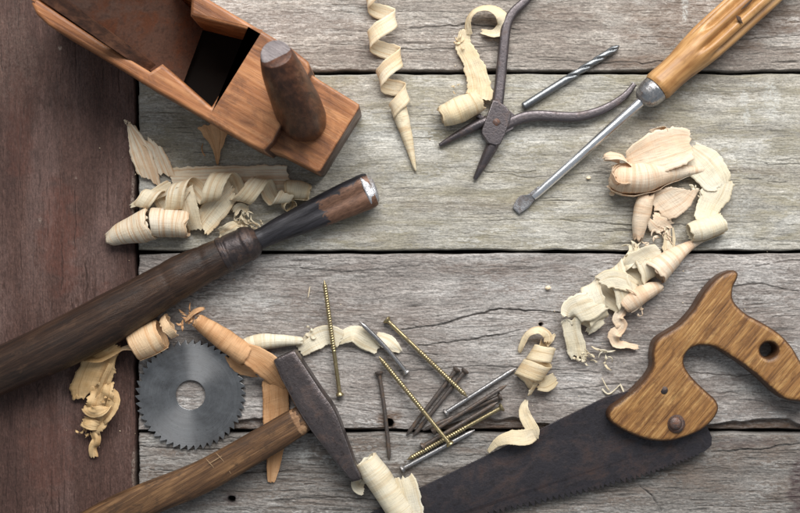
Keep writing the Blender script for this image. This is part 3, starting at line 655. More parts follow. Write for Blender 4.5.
# ------------------------------------------------------------------ drill bit
db = thing('drill_bit', 'small grey steel twist drill bit lying between the pliers handles', 'drill bit', P(570, 77), ang_of(522, 107, 619, 46))
a, b = P(523, 106.6, 4), P(567, 79, 4)
V, F = lathe(a, b, [(0, 3.2), (.015, 3.9), (.97, 3.9), (1, 3.6)], 32, 50); mesh_obj('shank', V, F, M_DRL, db, sharp=60)
def flu(k, th):
    ph = k * 0.115; d = np.mod(2 * (th - ph) + math.pi, 2 * math.pi) - math.pi
    return 1 - 0.52 * np.exp(-(d / 0.85) ** 2)
V, F = lathe(P(565.5, 80, 4), P(619.5, 45.6, 4), [(0, 3.8), (.9, 3.7), (.97, 2.2), (1, .4)], 40, 110, flu); mesh_obj('fluted_end', V, F, M_DRL, db, sharp=50)

# ------------------------------------------------------------------ screwdriver
sd = thing('screwdriver', 'flat screwdriver with yellow fluted wooden handle and bright steel shaft', 'screwdriver', P(650, 94), ang_of(516, 212, 658, 86))
A0, A1 = P(656, 88, 19.5), P(806, -48, 21)
GR = [(0.25, .24), (0.95, .30), (1.65, .22), (2.45, .26), (3.4, .3), (4.4, .25), (5.45, .28)]
def flt(k, th):
    t = k / 119; m = np.ones_like(th)
    for c, t0 in GR:
        d = np.mod(th - c + math.pi, 2 * math.pi) - math.pi; g = sstep(t0, t0 + .12, np.float64(t)) * (1 - sstep(.93, .99, np.float64(t)))
        m = m - 0.36 * g * np.exp(-(d / 0.15) ** 2)
    return m * (1 + 0.03 * (vnoise(th * 2, k * .07, 2) - .5))
V, F = lathe(A0, A1, [(0, 14.0), (.015, 15.6), (.10, 15.2), (.16, 15.6), (.25, 17.8), (.33, 19.2), (.45, 19.8), (.7, 19.6), (.92, 19), (.98, 16), (1, 10)], 110, 120, flt)
dh = mesh_obj('handle', V, F, W_YEL, sd, sharp=60)
mN = NT('dark_chip').fin((0.05, 0.025, 0.012), 0.8)
def nick(x, y, z, l, w, a):
    c = P(x, y, z); u = Vector((math.cos(a), math.sin(a), 0)); return sweep([c - u * l, c - u * l * .3, c + u * l * .4, c + u * l], [w * .15, w, w * .7, w * .1], 10, lambda k, th: 1 + .5 * (vnoise(th * 3, k * 1.0, 3) - .5), True, zs=.45)
V, F = nick(671, 75, 33.6, 4, 1.1, 1.0)
mesh_obj('chipped_spot', V, F, mN, dh)
V, F = nick(739.5, 19.5, 40.0, 5, 2.0, -.9); mesh_obj('chipped_spot', V, F, mN, dh)
V, F = nick(748, 3, 38.5, 9, 1.6, .75); mesh_obj('chipped_spot', V, F, mN, dh)
V, F = lathe(P(640.2, 101.8, 18), P(659.5, 85.2, 19.5), [(0, 4.2), (.03, 6.6), (.10, 9.2), (.24, 11.9), (.42, 13.3), (.62, 14.0), (.78, 14.0), (.86, 13.2), (.93, 13.8), (1, 13.6)], 56, 60)
mesh_obj('ferrule', V, F, M_CAP, sd, sharp=60)
V, F = lathe(P(533, 197, 4.2), P(646, 97, 17.5), [(0, 3.6), (.03, 4.3), (1, 4.9)], 36, 40); mesh_obj('shaft', V, F, M_CHR, sd, sharp=60)
ts = [(519.2, 214.3, 513.1, 208.6, 1.4, 3.0), (520.6, 213.2, 513.2, 206.3, 1.0, 3.6), (528.5, 207.6, 516.5, 199.6, .8, 4.6), (533.5, 201.5, 521, 195.3, .7, 5.8), (537.5, 197, 527.5, 194.5, .7, 7.2), (540, 194.2, 534.5, 189, .9, 8.2), (543, 191.2, 538, 186, 1.2, 8.8)]
V, F = loft(crom(ts, 30), 48, 9); mesh_obj('flat_tip', V, F, M_TIP, sd, sharp=40)

# ------------------------------------------------------------------ nails and screws
def nail(name, label, cat, group, tip, head, mat, r=2.1, hr_=4.2, z0=2.2, z1=4.2, thr=None, bend=0.0):
    """tip and head seen in the frame; thr = (from, to) threaded stretch counted from the tip"""
    o = thing(name, label, cat, P((tip[0] + head[0]) / 2, (tip[1] + head[1]) / 2), ang_of(*tip, *head), group)
    a, b = np.array(P(*tip, z0)), np.array(P(*head, z1)); L = np.linalg.norm(b - a); n = int(L / 0.55) if thr else 24
    t = np.linspace(0, 1, n); side = np.array([-(b - a)[1], (b - a)[0], 0]) / L
    pts = [a + (b - a) * q + side * bend * math.sin(math.pi * q) for q in t]
    rad = np.interp(t, [0, 5.5 / L, 1], [r * .12, r, r * 1.0])
    def shp(k, th):
        if not thr: return np.ones_like(th)
        q = t[k]
        if thr[0] <= q <= thr[1]: return 1.0 + 0.15 * np.sin(2 * math.pi * q * L / 2.5 - th)
        return np.ones_like(th) * (0.90 if q > thr[1] else 1)
    V, F = sweep(pts, rad, 16, shp, True); mesh_obj('shank', V, F, mat, o, sharp=60)
    u = (b - a) / L
    V, F = sweep([b - u * 2.2, b - u * .9, b + u * .1, b + u * 1.0, b + u * 1.5], [r, hr_ * .86, hr_, hr_, hr_ * .80], 22, None, True)
    mesh_obj('nail_head', V, F, mat, o, sharp=35)
    return o
g1, g2 = 'brassy screw nails', 'plain steel nails'
nail('screw_nail', 'upright brassy threaded nail crossing the pale shaving', 'screw nail', g1, (324.2, 280.3), (339.8, 394.5), M_BRS, 2.2, 4.0, 13, 4.2, (.03, .62))
nail('screw_nail', 'upper brassy threaded nail slanting down from a bronze head', 'screw nail', g1, (467.3, 397), (386.8, 320), M_BRS, 2.3, 4.4, 8, 4.8, (.03, .60))
nail('screw_nail', 'long brassy threaded nail lying across the bundle of nails', 'screw nail', g1, (378.9, 356.4), (449.8, 444), M_BRS, 2.3, 4.3, 6, 16, (.03, .62))
nail('screw_nail', 'lower brassy threaded nail between two bright nails in the bundle', 'screw nail', g1, (407, 460), (501.6, 407.5), M_BRS, 2.3, 4.4, 4, 7.5, (.03, .62))
nail('steel_nail', 'grey nail with its point over the end of the pale shaving', 'nail', g2, (359.7, 321.6), (406, 372), M_NGY, 2.3, 4.4, 12, 4.5, bend=1.5)
nail('steel_nail', 'dark upright nail passing beside the rusty nail hole', 'nail', g2, (389.5, 460.7), (378.9, 373), M_NDK, 2.0, 4.2, 2.2, 4.2, bend=-1.2)
nail('steel_nail', 'left one of two parallel dark nails under the brassy nails', 'nail', g2, (406, 436), (456.5, 369.5), M_NDK, 2.15, 4.3, 2.4, 4.5)
nail('steel_nail', 'right one of two parallel dark nails under the brassy nails', 'nail', g2, (412.5, 437), (465, 371), M_NDK, 2.15, 4.3, 2.4, 4.5)
nail('steel_nail', 'bright nail pointing at the rolled shaving above the bundle', 'nail', g2, (516, 368), (446, 412.5), M_NGY, 2.4, 4.2, 2.5, 4.5)
nail('steel_nail', 'dark nail with raised point in the top of the bundle', 'nail', g2, (507, 385), (433.5, 431), M_NDK, 2.05, 4.0, 9, 4.5)
nail('steel_nail', 'short dark nail whose head stands beside the brassy head', 'nail', g2, (422.8, 430.5), (500, 396.6), M_NDK, 2.2, 4.4, 2.4, 4.6)
nail('steel_nail', 'dark nail lying just above the lowest brassy nail', 'nail', g2, (498, 402), (423, 446.4), M_NDK, 2.15, 4.2, 6, 4.5)
nail('steel_nail', 'lowest bright nail of the bundle with its head towards the hammer', 'nail', g2, (474.8, 430), (402.5, 469), M_NGY, 2.4, 4.4, 3.5, 4.5)

# ------------------------------------------------------------------ wood shavings
def _norm(a): return a / (np.linalg.norm(a, axis=-1, keepdims=True) + 1e-9)
def _axis(rows, n):
    R = crom(rows, n); A = np.array([P(r[0], r[1], r[2]) for r in R]); return A, R[:, 3:]
def _strip(C, W, w, nv, seed, rag=0.10, skew0=0.0, skew1=0.0, endrag=2.0, crump=0.3, cup=0.0, N=None, U=None):
    n = len(C); v = np.linspace(-.5, .5, nv)
    if U is None: U = np.concatenate([[0], np.cumsum(np.linalg.norm(np.diff(C, axis=0), axis=1))])
    T = _norm(np.gradient(C, axis=0)); NN = np.cross(T, W) if N is None else N
    V = np.zeros((n, nv, 3)); uv = np.zeros((n, nv, 2))
    e0 = endrag * (vnoise(v * 14, 0 * v, seed + 40) * 1.4 + vnoise(v * 40, 0 * v, seed + 41) * .6); e1 = endrag * (vnoise(v * 14, 0 * v + 5, seed + 42) * 1.4 + vnoise(v * 40, 0 * v, seed + 43) * .6)
    for j in range(nv):
        ww = w * (1 + rag * (fbm(U / 6, 0 * U + (0 if v[j] < 0 else 9), seed, 3) - .5 + .9 * np.maximum(vnoise(U / 1.7, 0 * U + (3 if v[j] < 0 else 6), seed + 1) - .62, 0)) * 2 * (2 * abs(v[j])) ** 3)
        k0 = np.exp(-U / 4.0) * e0[j] + np.clip(1 - U / max(U[-1] * .7, 1), 0, 1) * skew0 * v[j]; k1 = np.exp(-(U[-1] - U) / 4.0) * e1[j] + np.clip(1 - (U[-1] - U) / max(U[-1] * .7, 1), 0, 1) * skew1 * v[j]
        V[:, j] = C + W * (ww * v[j])[:, None] + T * (k0 - k1)[:, None] + NN * (cup * w * (v[j] ** 2 * 4 - .4) + crump * (fbm(U / 11, 0 * U + v[j] * 2.2, seed + 3, 2) - .5) * 1.6)[:, None]
        uv[:, j, 0] = U + seed * 13; uv[:, j, 1] = v[j] * float(np.mean(w)) + seed * 7
    V[:, :, 2] = np.maximum(V[:, :, 2], 0.9)
    return V.reshape(-1, 3), grid_faces(n, nv), uv.reshape(-1, 2)
def ribbon(rows, seed=0, n=None, nv=17, **kw):
    """rows: x, y, z, width, twist in degrees"""
    rows = [tuple(r) + (0,) * (5 - len(r)) for r in rows]
    n = n or 24 * (len(rows) - 1) + 1
    A, q = _axis(rows, n); q[:, 0] = np.interp(np.linspace(0, len(rows) - 1, n), range(len(rows)), [r[3] for r in rows]); T = _norm(np.gradient(A, axis=0))
    s0 = _norm(np.cross(T, np.array([0, 0, 1.0]))); up = np.cross(s0, T); tw = np.radians(q[:, 1])
    W = s0 * np.cos(tw)[:, None] + up * np.sin(tw)[:, None]
    return _strip(A, W, np.maximum(q[:, 0], .4), nv, seed, **kw)
def helix(rows, turns, seed=0, phase=0.0, hand=1, squash=1.0, nv=9, **kw):
    """rows of the coil's axis: x, y, z, radius, ribbon width"""
    n = int(abs(turns) * 34) + 8
    A, q = _axis(rows, n); T = _norm(np.gradient(A, axis=0)); N = _norm(np.cross(T, np.array([0, 0, 1.0]))); B = np.cross(N, T)
    th = phase + hand * np.linspace(0, turns * 2 * math.pi, n)
    rad = N * np.cos(th)[:, None] + B * (np.sin(th) * squash)[:, None]
    r = q[:, 0] * (1 + 0.10 * (fbm(th / 2.2, 0 * th, seed + 2, 2) - .5) * 2)
    C = A + rad * r[:, None]; W = _norm(T - _norm(np.gradient(C, axis=0)) * np.sum(T * _norm(np.gradient(C, axis=0)), axis=1)[:, None] * 0.85)
    return _strip(C, W, q[:, 1], nv, seed, **kw)
def scroll(rows, turns, grow=0.12, seed=0, phase=0.0, hand=1, tail=0.0, taildown=0.5, ns=22, rag=1.6, dent=0.08):
    """rolled sheet: rows of its axis x, y, z, radius; the sheet leaves the roll in a tail"""
    A, q = _axis(rows, ns); T = _norm(np.gradient(A, axis=0)); N = _norm(np.cross(T, np.array([0, 0, 1.0]))); B = np.cross(N, T)
    L = np.concatenate([[0], np.cumsum(np.linalg.norm(np.diff(A, axis=0), axis=1))])
    m = int(turns * 30) + 4; th = np.linspace(0, turns * 2 * math.pi, m); V = []; uv = []; U = 0.0; rm = float(np.mean(q[:, 0])); last = None
    rows_ = []
    for k in range(m):
        g = (1 + grow * th[k] / (2 * math.pi)); t = phase + hand * th[k]
        rr = q[:, 0] * g * (1 + dent * (fbm(L / 12, 0 * L + th[k] * .8, seed, 3) - .5) * 2)
        p = A + N * (np.cos(t) * rr)[:, None] + B * (np.sin(t) * rr)[:, None]
        ra = rag * (vnoise(th[k] * 2.2, 1, seed + 5) + .6 * vnoise(th[k] * 8, 2, seed + 6)) * np.exp(-L / 6); rb = rag * (vnoise(th[k] * 2.2, 3, seed + 7) + .6 * vnoise(th[k] * 8, 4, seed + 8)) * np.exp(-(L[-1] - L) / 6)
        rows_.append(p + T * (ra - rb)[:, None]); uv.append(np.stack([np.full(ns, U), L + seed * 7], 1)); U += rm * g * (th[1] - th[0])
    if tail > 0:
        d = _norm(rows_[-1] - rows_[-2]); base = rows_[-1]; kk = int(tail / 2) + 2
        for k in range(1, kk + 1):
            f = k / kk; p = base + d * (tail * f); p[:, 2] = base[:, 2] * (1 - sstep(0, 1, np.float64(f)) * taildown) + 1.2 * (fbm(L / 9, 0 * L + f * 3, seed + 9, 2) - .5) + 1
            rows_.append(p); uv.append(np.stack([np.full(ns, U + tail * f), L + seed * 7], 1))
    V = np.vstack(rows_); V[:, 2] = np.maximum(V[:, 2], 0.9)
    return V, grid_faces(len(rows_), ns), np.vstack(uv)
def torn(x, y, z, r, n, seed):
    """loose torn fibres and flakes hanging on a shaving"""
    rg = random.Random(seed); out = []
    for i in range(int(n * 1.6)):
        a = rg.uniform(0, 6.28); l = r * rg.uniform(.5, 1.2); ox, oy = x + rg.uniform(-.5, .5) * r, y + rg.uniform(-.5, .5) * r; l *= .8
        b = a + rg.uniform(-1.2, 1.2)
        out.append(ribbon([(ox, oy, z, rg.uniform(.6, 2.4), rg.uniform(-70, 70)), (ox + l * .5 * math.cos(a), oy + l * .5 * math.sin(a), z + rg.uniform(0, 4), rg.uniform(1.0, 3.2), rg.uniform(-60, 60)),
                           (ox + l * .5 * math.cos(a) + l * .5 * math.cos(b), oy + l * .5 * math.sin(a) + l * .5 * math.sin(b), z + rg.uniform(-2, 3), .6, rg.uniform(-60, 60))], seed + i, n=14, nv=4, crump=.5))
    return out
SH = {}
def shaving(label, mat, *pieces, thick=0.38, group='curled wood shavings', name='wood_shaving'):
    flat = []
    for p in pieces: flat += p if isinstance(p, list) else [p]
    V = np.vstack([p[0] for p in flat]); uv = np.vstack([p[2] for p in flat]); F = []; o = 0
    for p in flat: F += [tuple(i + o for i in f) for f in p[1]]; o += len(p[0])
    ob = mesh_obj(name, V, F, mat, sharp=80, uv=uv)
    md = ob.modifiers.new('thickness', 'SOLIDIFY'); md.thickness = thick * S; md.offset = 0
    tag(ob, label, 'wood shaving', group)
    return ob
CR = mat_shaving('cream_shaving', (0.92, 0.79, 0.54), (0.95, 0.88, 0.70), (0.76, 0.56, 0.33), 1, .28)
PA = mat_shaving('pale_shaving', (0.88, 0.80, 0.60), (0.94, 0.89, 0.74), (0.78, 0.65, 0.43), 2, .28)
PK = mat_shaving('pinkish_shaving', (0.90, 0.71, 0.51), (0.95, 0.84, 0.68), (0.82, 0.57, 0.37), 3, .28)
YE = mat_shaving('yellow_shaving', (0.86, 0.72, 0.46), (0.92, 0.83, 0.63), (0.74, 0.55, 0.31), 4, .32)
TN = mat_shaving('tan_shaving', (0.66, 0.43, 0.20), (0.80, 0.60, 0.34), (0.50, 0.29, 0.12), 5, .25, sper=1 / 3.5)
OR = mat_shaving('orange_shaving', (0.66, 0.36, 0.17), (0.80, 0.50, 0.27), (0.56, 0.28, 0.12), 6, .25)
STR = mat_shaving('striped_shaving', (0.89, 0.75, 0.54), (0.93, 0.85, 0.70), (0.76, 0.48, 0.26), 7, .25, sper=1 / 3.0)

OS = mat_shaving('orange_striped_shaving', (0.84, 0.58, 0.34), (0.90, 0.70, 0.46), (0.72, 0.42, 0.20), 8, .25, sper=1 / 3.0)
# left heap, under the plane
shaving('flat wide strip of shaving lying under the coil beside the plane', STR, ribbon([(169, 181, 3, 27), (200, 181, 4, 28), (240, 179, 3, 27), (291, 178, 3, 26)], 1, crump=.8, endrag=2.5))
shaving('pointed leaf of shaving standing against the brown board edge', STR,
        torn(127, 122, 8, 4, 4, 80),
        ribbon([(127, 121, 9, 3, 40), (131, 130, 9, 8, 20), (139, 148, 9, 20), (145, 166, 8, 21), (151, 184, 3, 18)], 2, endrag=4, crump=.7, skew1=16, skew0=6),
        ribbon([(154, 140, 8, 12, -20), (160, 158, 7, 15), (168, 178, 3, 15)], 3, endrag=3, skew0=-14, skew1=8),
        ribbon([(133, 124, 4, 3), (141, 140, 6, 6, 40), (150, 146, 9, 8, 30), (156, 160, 7, 6)], 81))
shaving('small tapering strip pointing at the brown board', CR, ribbon([(173, 184, 10, 13, 10), (155, 194, 9, 12), (141, 201, 6, 8), (129, 207, 3, 3)], 4, endrag=2, crump=.4))
shaving('striped cone shaped roll of shaving lowest in the left heap', STR,
        scroll([(106, 241, 5.5, 5.2), (122, 234, 9, 9.2), (140, 228, 12, 12.5), (155, 223.5, 13.5, 13.5)], 2.3, .10, 5, phase=2.0, rag=4.5, dent=.12),
        scroll([(150, 222.5, 14, 13.2), (170, 223, 13.5, 12.8), (191, 225, 13, 11.4)], 1.6, .10, 6, phase=.6, rag=3))
shaving('broad strip folded to a V in the middle of the left heap', CR,
        ribbon([(184, 186, 22, 15, 12), (189, 205, 18, 16, 0), (193, 222, 12, 16, -10), (196, 232, 8, 15, -25)], 7, crump=.3),
        ribbon([(198, 232, 8, 20, 20), (208, 218, 9, 25, 5), (221, 202, 12, 25, 0), (236, 186, 14, 20, 0)], 8, endrag=4, crump=.5, skew1=10),
        ribbon([(170, 214, 12, 8, 30), (178, 200, 20, 12, 0), (184, 188, 24, 14, -20)], 82))
shaving('long loose coil of shaving winding across the left heap', CR,
        helix([(142, 200, 12, 9, 15), (160, 202, 13, 12, 17), (186, 194, 17, 13.5, 18), (212, 187, 18, 13.5, 18), (238, 187, 17, 13.5, 18), (262, 192, 14, 13, 17), (288, 191, 12, 11, 15)], 4.2, 9, phase=.3, squash=.75))
shaving('small tight curl of shaving at the right end of the left heap', YE,
        scroll([(284, 189, 9, 7.5), (298, 190, 9, 8), (311, 193, 8, 6.5)], 1.9, .16, 10, phase=1.0, tail=4),
        helix([(287, 204, 4, 5.5, 8), (290, 206, 9, 6.5, 8)], 1.7, 11, phase=1.0))
shaving('torn crumpled flakes of shaving beside the dark ferrule', CR,
        ribbon([(216, 236, 4, 10, 20), (227, 231, 10, 15, -30), (240, 226, 7, 13, 40), (251, 228, 4, 9, 0)], 12, crump=1.8, endrag=5), ribbon([(233, 214, 8, 9, 40), (240, 206, 11, 7, -30), (250, 212, 7, 6, 50)], 13, crump=1.5),
        torn(243, 222, 5, 16, 14, 60), torn(246, 210, 9, 12, 8, 85), torn(256, 226, 4, 12, 6, 86))
shaving('brownish spike of shaving hanging from under the plane', OR, ribbon([(212, 122, 14, 30), (216, 136, 9, 22), (217, 150, 5, 8), (217.5, 166, 2, 1.5)], 14, crump=.5), ribbon([(203, 142, 3, 1.2, 40), (202, 150, 5, 1.3, 60), (206, 158, 3, 1.2)], 15, n=20, nv=3))
# top of the bench
shaving('narrow spiral shaving dangling to a point over the top gap', CR,
        helix([(376, -14, 10, 11, 14), (381, 12, 10, 13, 15), (385, 40, 11, 15, 16), (389, 68, 11, 13, 16), (396, 94, 10, 10.5, 15), (403, 114, 7, 8, 12)], 3.6, 16, phase=2.6, squash=.65, hand=-1),
        scroll([(398, 106, 6, 6.5), (404, 126, 5, 5.6), (410, 148, 3.5, 3.4), (416, 174, 1.5, .7)], 2.4, .08, 116, phase=1.0, rag=5, dent=.15))
shaving('yellowish ribbon with a curled top lying beside the pliers handle', YE,
        ribbon([(469, 36, 6, 8, 30), (468, 22, 9, 9, 55), (475, 11, 12, 11, 62), (489, 8, 13, 13, 50), (501, 15, 12, 14, 30), (503, 26, 9, 12, 10), (494, 33, 7, 9, -20), (480, 31, 6, 6, -30)], 17, crump=1.0),
        ribbon([(466, 28, 5, 10), (463, 44, 5, 15), (471, 60, 5, 18), (477, 76, 6, 22), (480, 92, 8, 24), (479, 100, 12, 22, 10)], 18, crump=1.3, rag=.2),
        scroll([(440, 119, 11, 8.5), (452, 113, 12, 10.5), (466, 107, 12, 10.5), (482, 99, 11, 9)], 1.7, .14, 19, phase=.8, rag=3, dent=.12),
        torn(458, 45, 5, 10, 4, 61), torn(452, 88, 5, 10, 2, 62))
# right heap
shaving('broad pinkish rolled sheet on top of the right heap', PK,
        scroll([(607, 176, 13, 8), (620, 178, 14, 12.5), (642, 178.5, 15, 13.5), (664, 174, 12, 9), (686, 171, 8, 5), (711, 169, 6, 2)], 1.9, .14, 20, phase=.9, rag=5, dent=.14),
        ribbon([(622, 164, 20, 16, -8), (640, 158, 23, 32, -5), (660, 151.5, 22, 42, 0), (680, 146, 17, 38, 5), (695, 143, 11, 26, 8)], 21, crump=1.2, cup=-.06, endrag=6, rag=.08),
        ribbon([(664, 135, 14, 10, 30), (664, 128, 16, 8, 70), (656, 130, 16, 5, 40), (648, 131, 13, 2)], 22), ribbon([(622, 160, 20, 10, 40), (612, 158, 18, 7, 20), (602, 160, 14, 3)], 23, crump=1), ribbon([(600, 159, 14, 3), (610, 156, 19, 10, 30), (622, 158, 24, 12, 60), (630, 165, 22, 9, 80), (632, 171, 16, 6, 60)], 123, crump=.8, endrag=4),
        scroll([(613, 183, 9, 5.0), (619, 178, 20, 7.5), (624, 172, 28, 9.5)], 1.9, .2, 223, phase=2.0, rag=4, dent=.15))
shaving('pale wide sheet bending down to a rolled end, rightmost of the heap', PA,
        ribbon([(688, 148, 8, 18, 0), (704, 164, 9, 36, 0), (718, 182, 10, 30, 0), (723, 190, 9, 16, 10)], 24, crump=1.0, rag=.06, endrag=4),
        ribbon([(722, 176, 9, 28, 0), (716, 192, 9, 30, 0), (708, 208, 9, 22, 0), (704, 224, 14, 24, 0)], 124, crump=.9, rag=.10, endrag=3),
        scroll([(687, 233, 10, 8), (704, 229, 11, 9.6), (725, 222, 10, 8.4)], 1.8, .12, 25, phase=1.2, rag=3), torn(697, 190, 6, 11, 7, 63))
shaving('pink rolled leaf with a ragged sheet below the broad roll', PK,
        scroll([(651, 190, 9, 5), (644, 204, 9, 7.5), (640, 221, 8, 6.5), (637, 243, 5, 4)], 1.5, .14, 26, phase=.4, rag=6, dent=.16),
        ribbon([(693, 187, 13, 10, 10), (680, 197, 12, 28, 5), (664, 206, 9, 32, 0), (652, 212, 7, 26)], 27, crump=.8, endrag=5, skew0=12, skew1=-12),
        ribbon([(648, 214, 9, 16, 20), (660, 224, 7, 20, -10), (672, 230, 4, 12)], 28, crump=1.0, endrag=7, rag=.3, skew1=12), torn(662, 230, 4, 16, 9, 64), torn(652, 240, 4, 10, 4, 91))
shaving('thin greenish white torn strip hanging over the plank gap', PA, ribbon([(669, 224, 5, 7, 20), (667, 238, 4, 8), (668, 256, 3, 9)], 29, crump=1.2, rag=.35, endrag=5), ribbon([(673, 226, 6, 2, 30), (674, 240, 5, 3), (673, 254, 3, 2)], 30, crump=1))
shaving('pink cone of shaving drawn out to a long point at its upper end', PK,
        scroll([(716, 235, 4, .9), (699, 241, 5, 2.4), (684, 249, 8, 5), (668, 261, 11, 8.5), (653, 275, 12, 11)], 2.2, .12, 31, phase=2.4, rag=4),
        scroll([(663, 285, 9, 4), (648, 291, 10, 7.0), (634, 299, 10, 8.2), (622, 308, 8, 6.5)], 1.5, .14, 32, phase=.5, rag=3),
        ribbon([(626, 307, 8, 9, 40), (618, 318, 11, 10, -20), (622, 326, 8, 11, 30), (614, 335, 9, 11, -30), (617, 344, 6, 9, 20), (627, 345, 5, 7, 30), (640, 348, 4, 4)], 33, crump=1.2, rag=.25),
        ribbon([(625, 288, 17, 1.6), (635, 293, 20, 1.8), (639, 306, 15, 1.8), (630, 314, 10, 1.4)], 34, n=26, nv=3), torn(640, 308, 8, 12, 4, 65))
shaving('broad pale ribbon zigzagging down the left side of the right heap', PA,
        ribbon([(630, 240, 7, 8, 20), (634, 252, 9, 12, 0), (626, 264, 10, 12, -20), (618, 274, 7, 7)], 135, crump=.8, endrag=4),
        ribbon([(665, 250, 8, 10, 0), (652, 252, 11, 16, 20), (638, 260, 12, 20, 10), (628, 272, 9, 18, -10)], 35, crump=1.0, rag=.15, endrag=5, skew0=10, skew1=-14),
        helix([(646, 262, 9, 13, 15), (626, 280, 10, 17, 18), (604, 297, 10, 18, 20), (582, 312, 9, 15, 20)], 2.6, 36, phase=.9, squash=.35, crump=.6, rag=.14, endrag=6),
        ribbon([(598, 284, 17, 15, 10), (612, 279, 19, 19, 0), (628, 283, 16, 17, 10), (640, 290, 10, 12, 30)], 136, crump=.8, endrag=4, skew0=8),
        ribbon([(600, 300, 15, 22, -10), (586, 306, 17, 30, 0), (573, 312, 16, 28, 10), (567, 320, 12, 18, 50)], 37, crump=1.0, rag=.12, endrag=4, skew0=12),
        ribbon([(570, 312, 15, 20, 0), (572, 330, 10, 18, 5), (576, 347, 6, 19, 0), (579, 363, 3, 17, 0)], 38, crump=1.0, endrag=9, skew1=8),
        ribbon([(606, 317, 7, 8, 0), (596, 325, 9, 11, 20), (585, 334, 3, 6)], 39, crump=1, endrag=4), torn(583, 360, 3, 12, 8, 66), torn(600, 357, 3, 14, 8, 67), torn(634, 250, 8, 12, 5, 90))
# middle
shaving('short fat coil of cream shaving standing alone beside the nails', YE,
        helix([(546, 346, 9, 6, 13), (542, 357, 12, 12, 16), (533, 370, 12, 13.5, 17), (524, 384, 10, 10, 16)], 2.7, 40, phase=.2, hand=-1),
        ribbon([(536, 384, 6, 12, 30), (546, 384, 9, 16, 0), (557, 377, 7, 12, -20)], 41, crump=.4),
        ribbon([(519, 354, 2, 3), (522, 345, 6, 6, 30), (528, 334, 9, 8, 50), (538, 330, 11, 9, 40), (547, 335, 9, 9, 10), (548, 344, 8, 8)], 42, crump=.5), ribbon([(545, 346, 5, 6), (551, 339, 4, 6), (556, 333, 3, 2)], 43))
shaving('forked scrap of shaving resting on the back of the saw blade', YE,
        ribbon([(487, 453, 9, 3, 0), (498, 442, 14, 9, 10), (511, 438, 17, 14, 20), (524, 438, 17, 16, 15), (537, 434, 15, 13, -10)], 44, crump=.3),
        ribbon([(537, 440, 15, 6, 20), (533, 430, 16, 13, 10), (526, 418, 14, 13, 0), (524, 408, 12, 9, 20), (527, 399, 10, 3, 0)], 45, crump=.5))
shaving('pale tube of shaving below the hammer point with a stained flap', PA,
        scroll([(364, 458, 13, 10.5), (375, 474, 13, 11.5), (386, 490, 13, 11.5), (399, 511, 13, 11), (408, 526, 13, 10)], 1.8, .10, 46, phase=.4, rag=2.5, dent=.05),
        ribbon([(356, 478, 3, 10, 0), (358, 486, 5, 14, 20), (366, 488, 9, 16, 30)], 47, crump=.6), ribbon([(402, 474, 16, 20, 0), (407, 492, 17, 24, 0), (412, 520, 14, 26, 0)], 48, crump=.6, endrag=3))
# around the circular blade
shaving('tan crumpled shaving hanging over the brown board below the gouge', TN,
        ribbon([(124, 343, 20, 8, 40), (110, 352, 17, 16, 20), (98, 366, 13, 34, 6), (90, 386, 10, 38, 0), (88, 402, 6, 32, 0)], 49, crump=1.4, rag=.12, endrag=10, cup=.08, skew1=-22),
        ribbon([(71, 357, 14, 6, 20), (84, 356, 17, 14, 50), (100, 358, 17, 14, 60), (122, 348, 19, 6, 20)], 50, crump=.9, skew0=6),
        ribbon([(112, 362, 18, 5, 30), (104, 380, 17, 7, 60), (98, 398, 12, 6, 40)], 83),
        ribbon([(107, 378, 12, 12, 20), (104, 392, 15, 24, -25), (100, 406, 12, 30, 20), (95, 420, 9, 24, -20), (89, 434, 5, 10, 0)], 51, crump=3.0, rag=.3, endrag=6, skew1=14),
        ribbon([(112, 386, 14, 8, 60), (114, 400, 16, 12, 20), (108, 414, 14, 14, -30), (98, 424, 10, 10, -10)], 84, crump=2.0, endrag=4),
        ribbon([(84, 404, 10, 10, 40), (92, 412, 15, 12, -20), (104, 410, 17, 10, 30), (113, 404, 12, 5, 60)], 87, crump=2.0, endrag=3),
        ribbon([(80, 420, 6, 10, 0), (90, 424, 12, 12, 20), (102, 426, 10, 9, -20)], 88, crump=1.6, endrag=3),
        ribbon([(94, 430, 8, 9, 20), (96, 440, 8, 10, -25), (93, 448, 6, 8, 30), (94, 459, 3, 9, 0)], 52, crump=1.8, endrag=2), torn(84, 430, 5, 9, 4, 92), torn(104, 398, 14, 8, 4, 93))
shaving('twisted tan stalk and striped roll of shaving over the circular blade edge', OS,
        ribbon([(112, 356, 17, 4, 20), (122, 349, 19, 5, 50), (134, 347, 20, 7, 20)], 53, crump=.7),
        scroll([(133, 348, 20, 13.0), (148, 340, 20, 14.5), (163, 333, 20, 13.5)], 1.9, .08, 54, phase=.9, rag=1.5, dent=.04),
        scroll([(163, 330, 22, 10), (174, 324, 21, 10.5)], 1.6, .12, 55, phase=.2, rag=3))
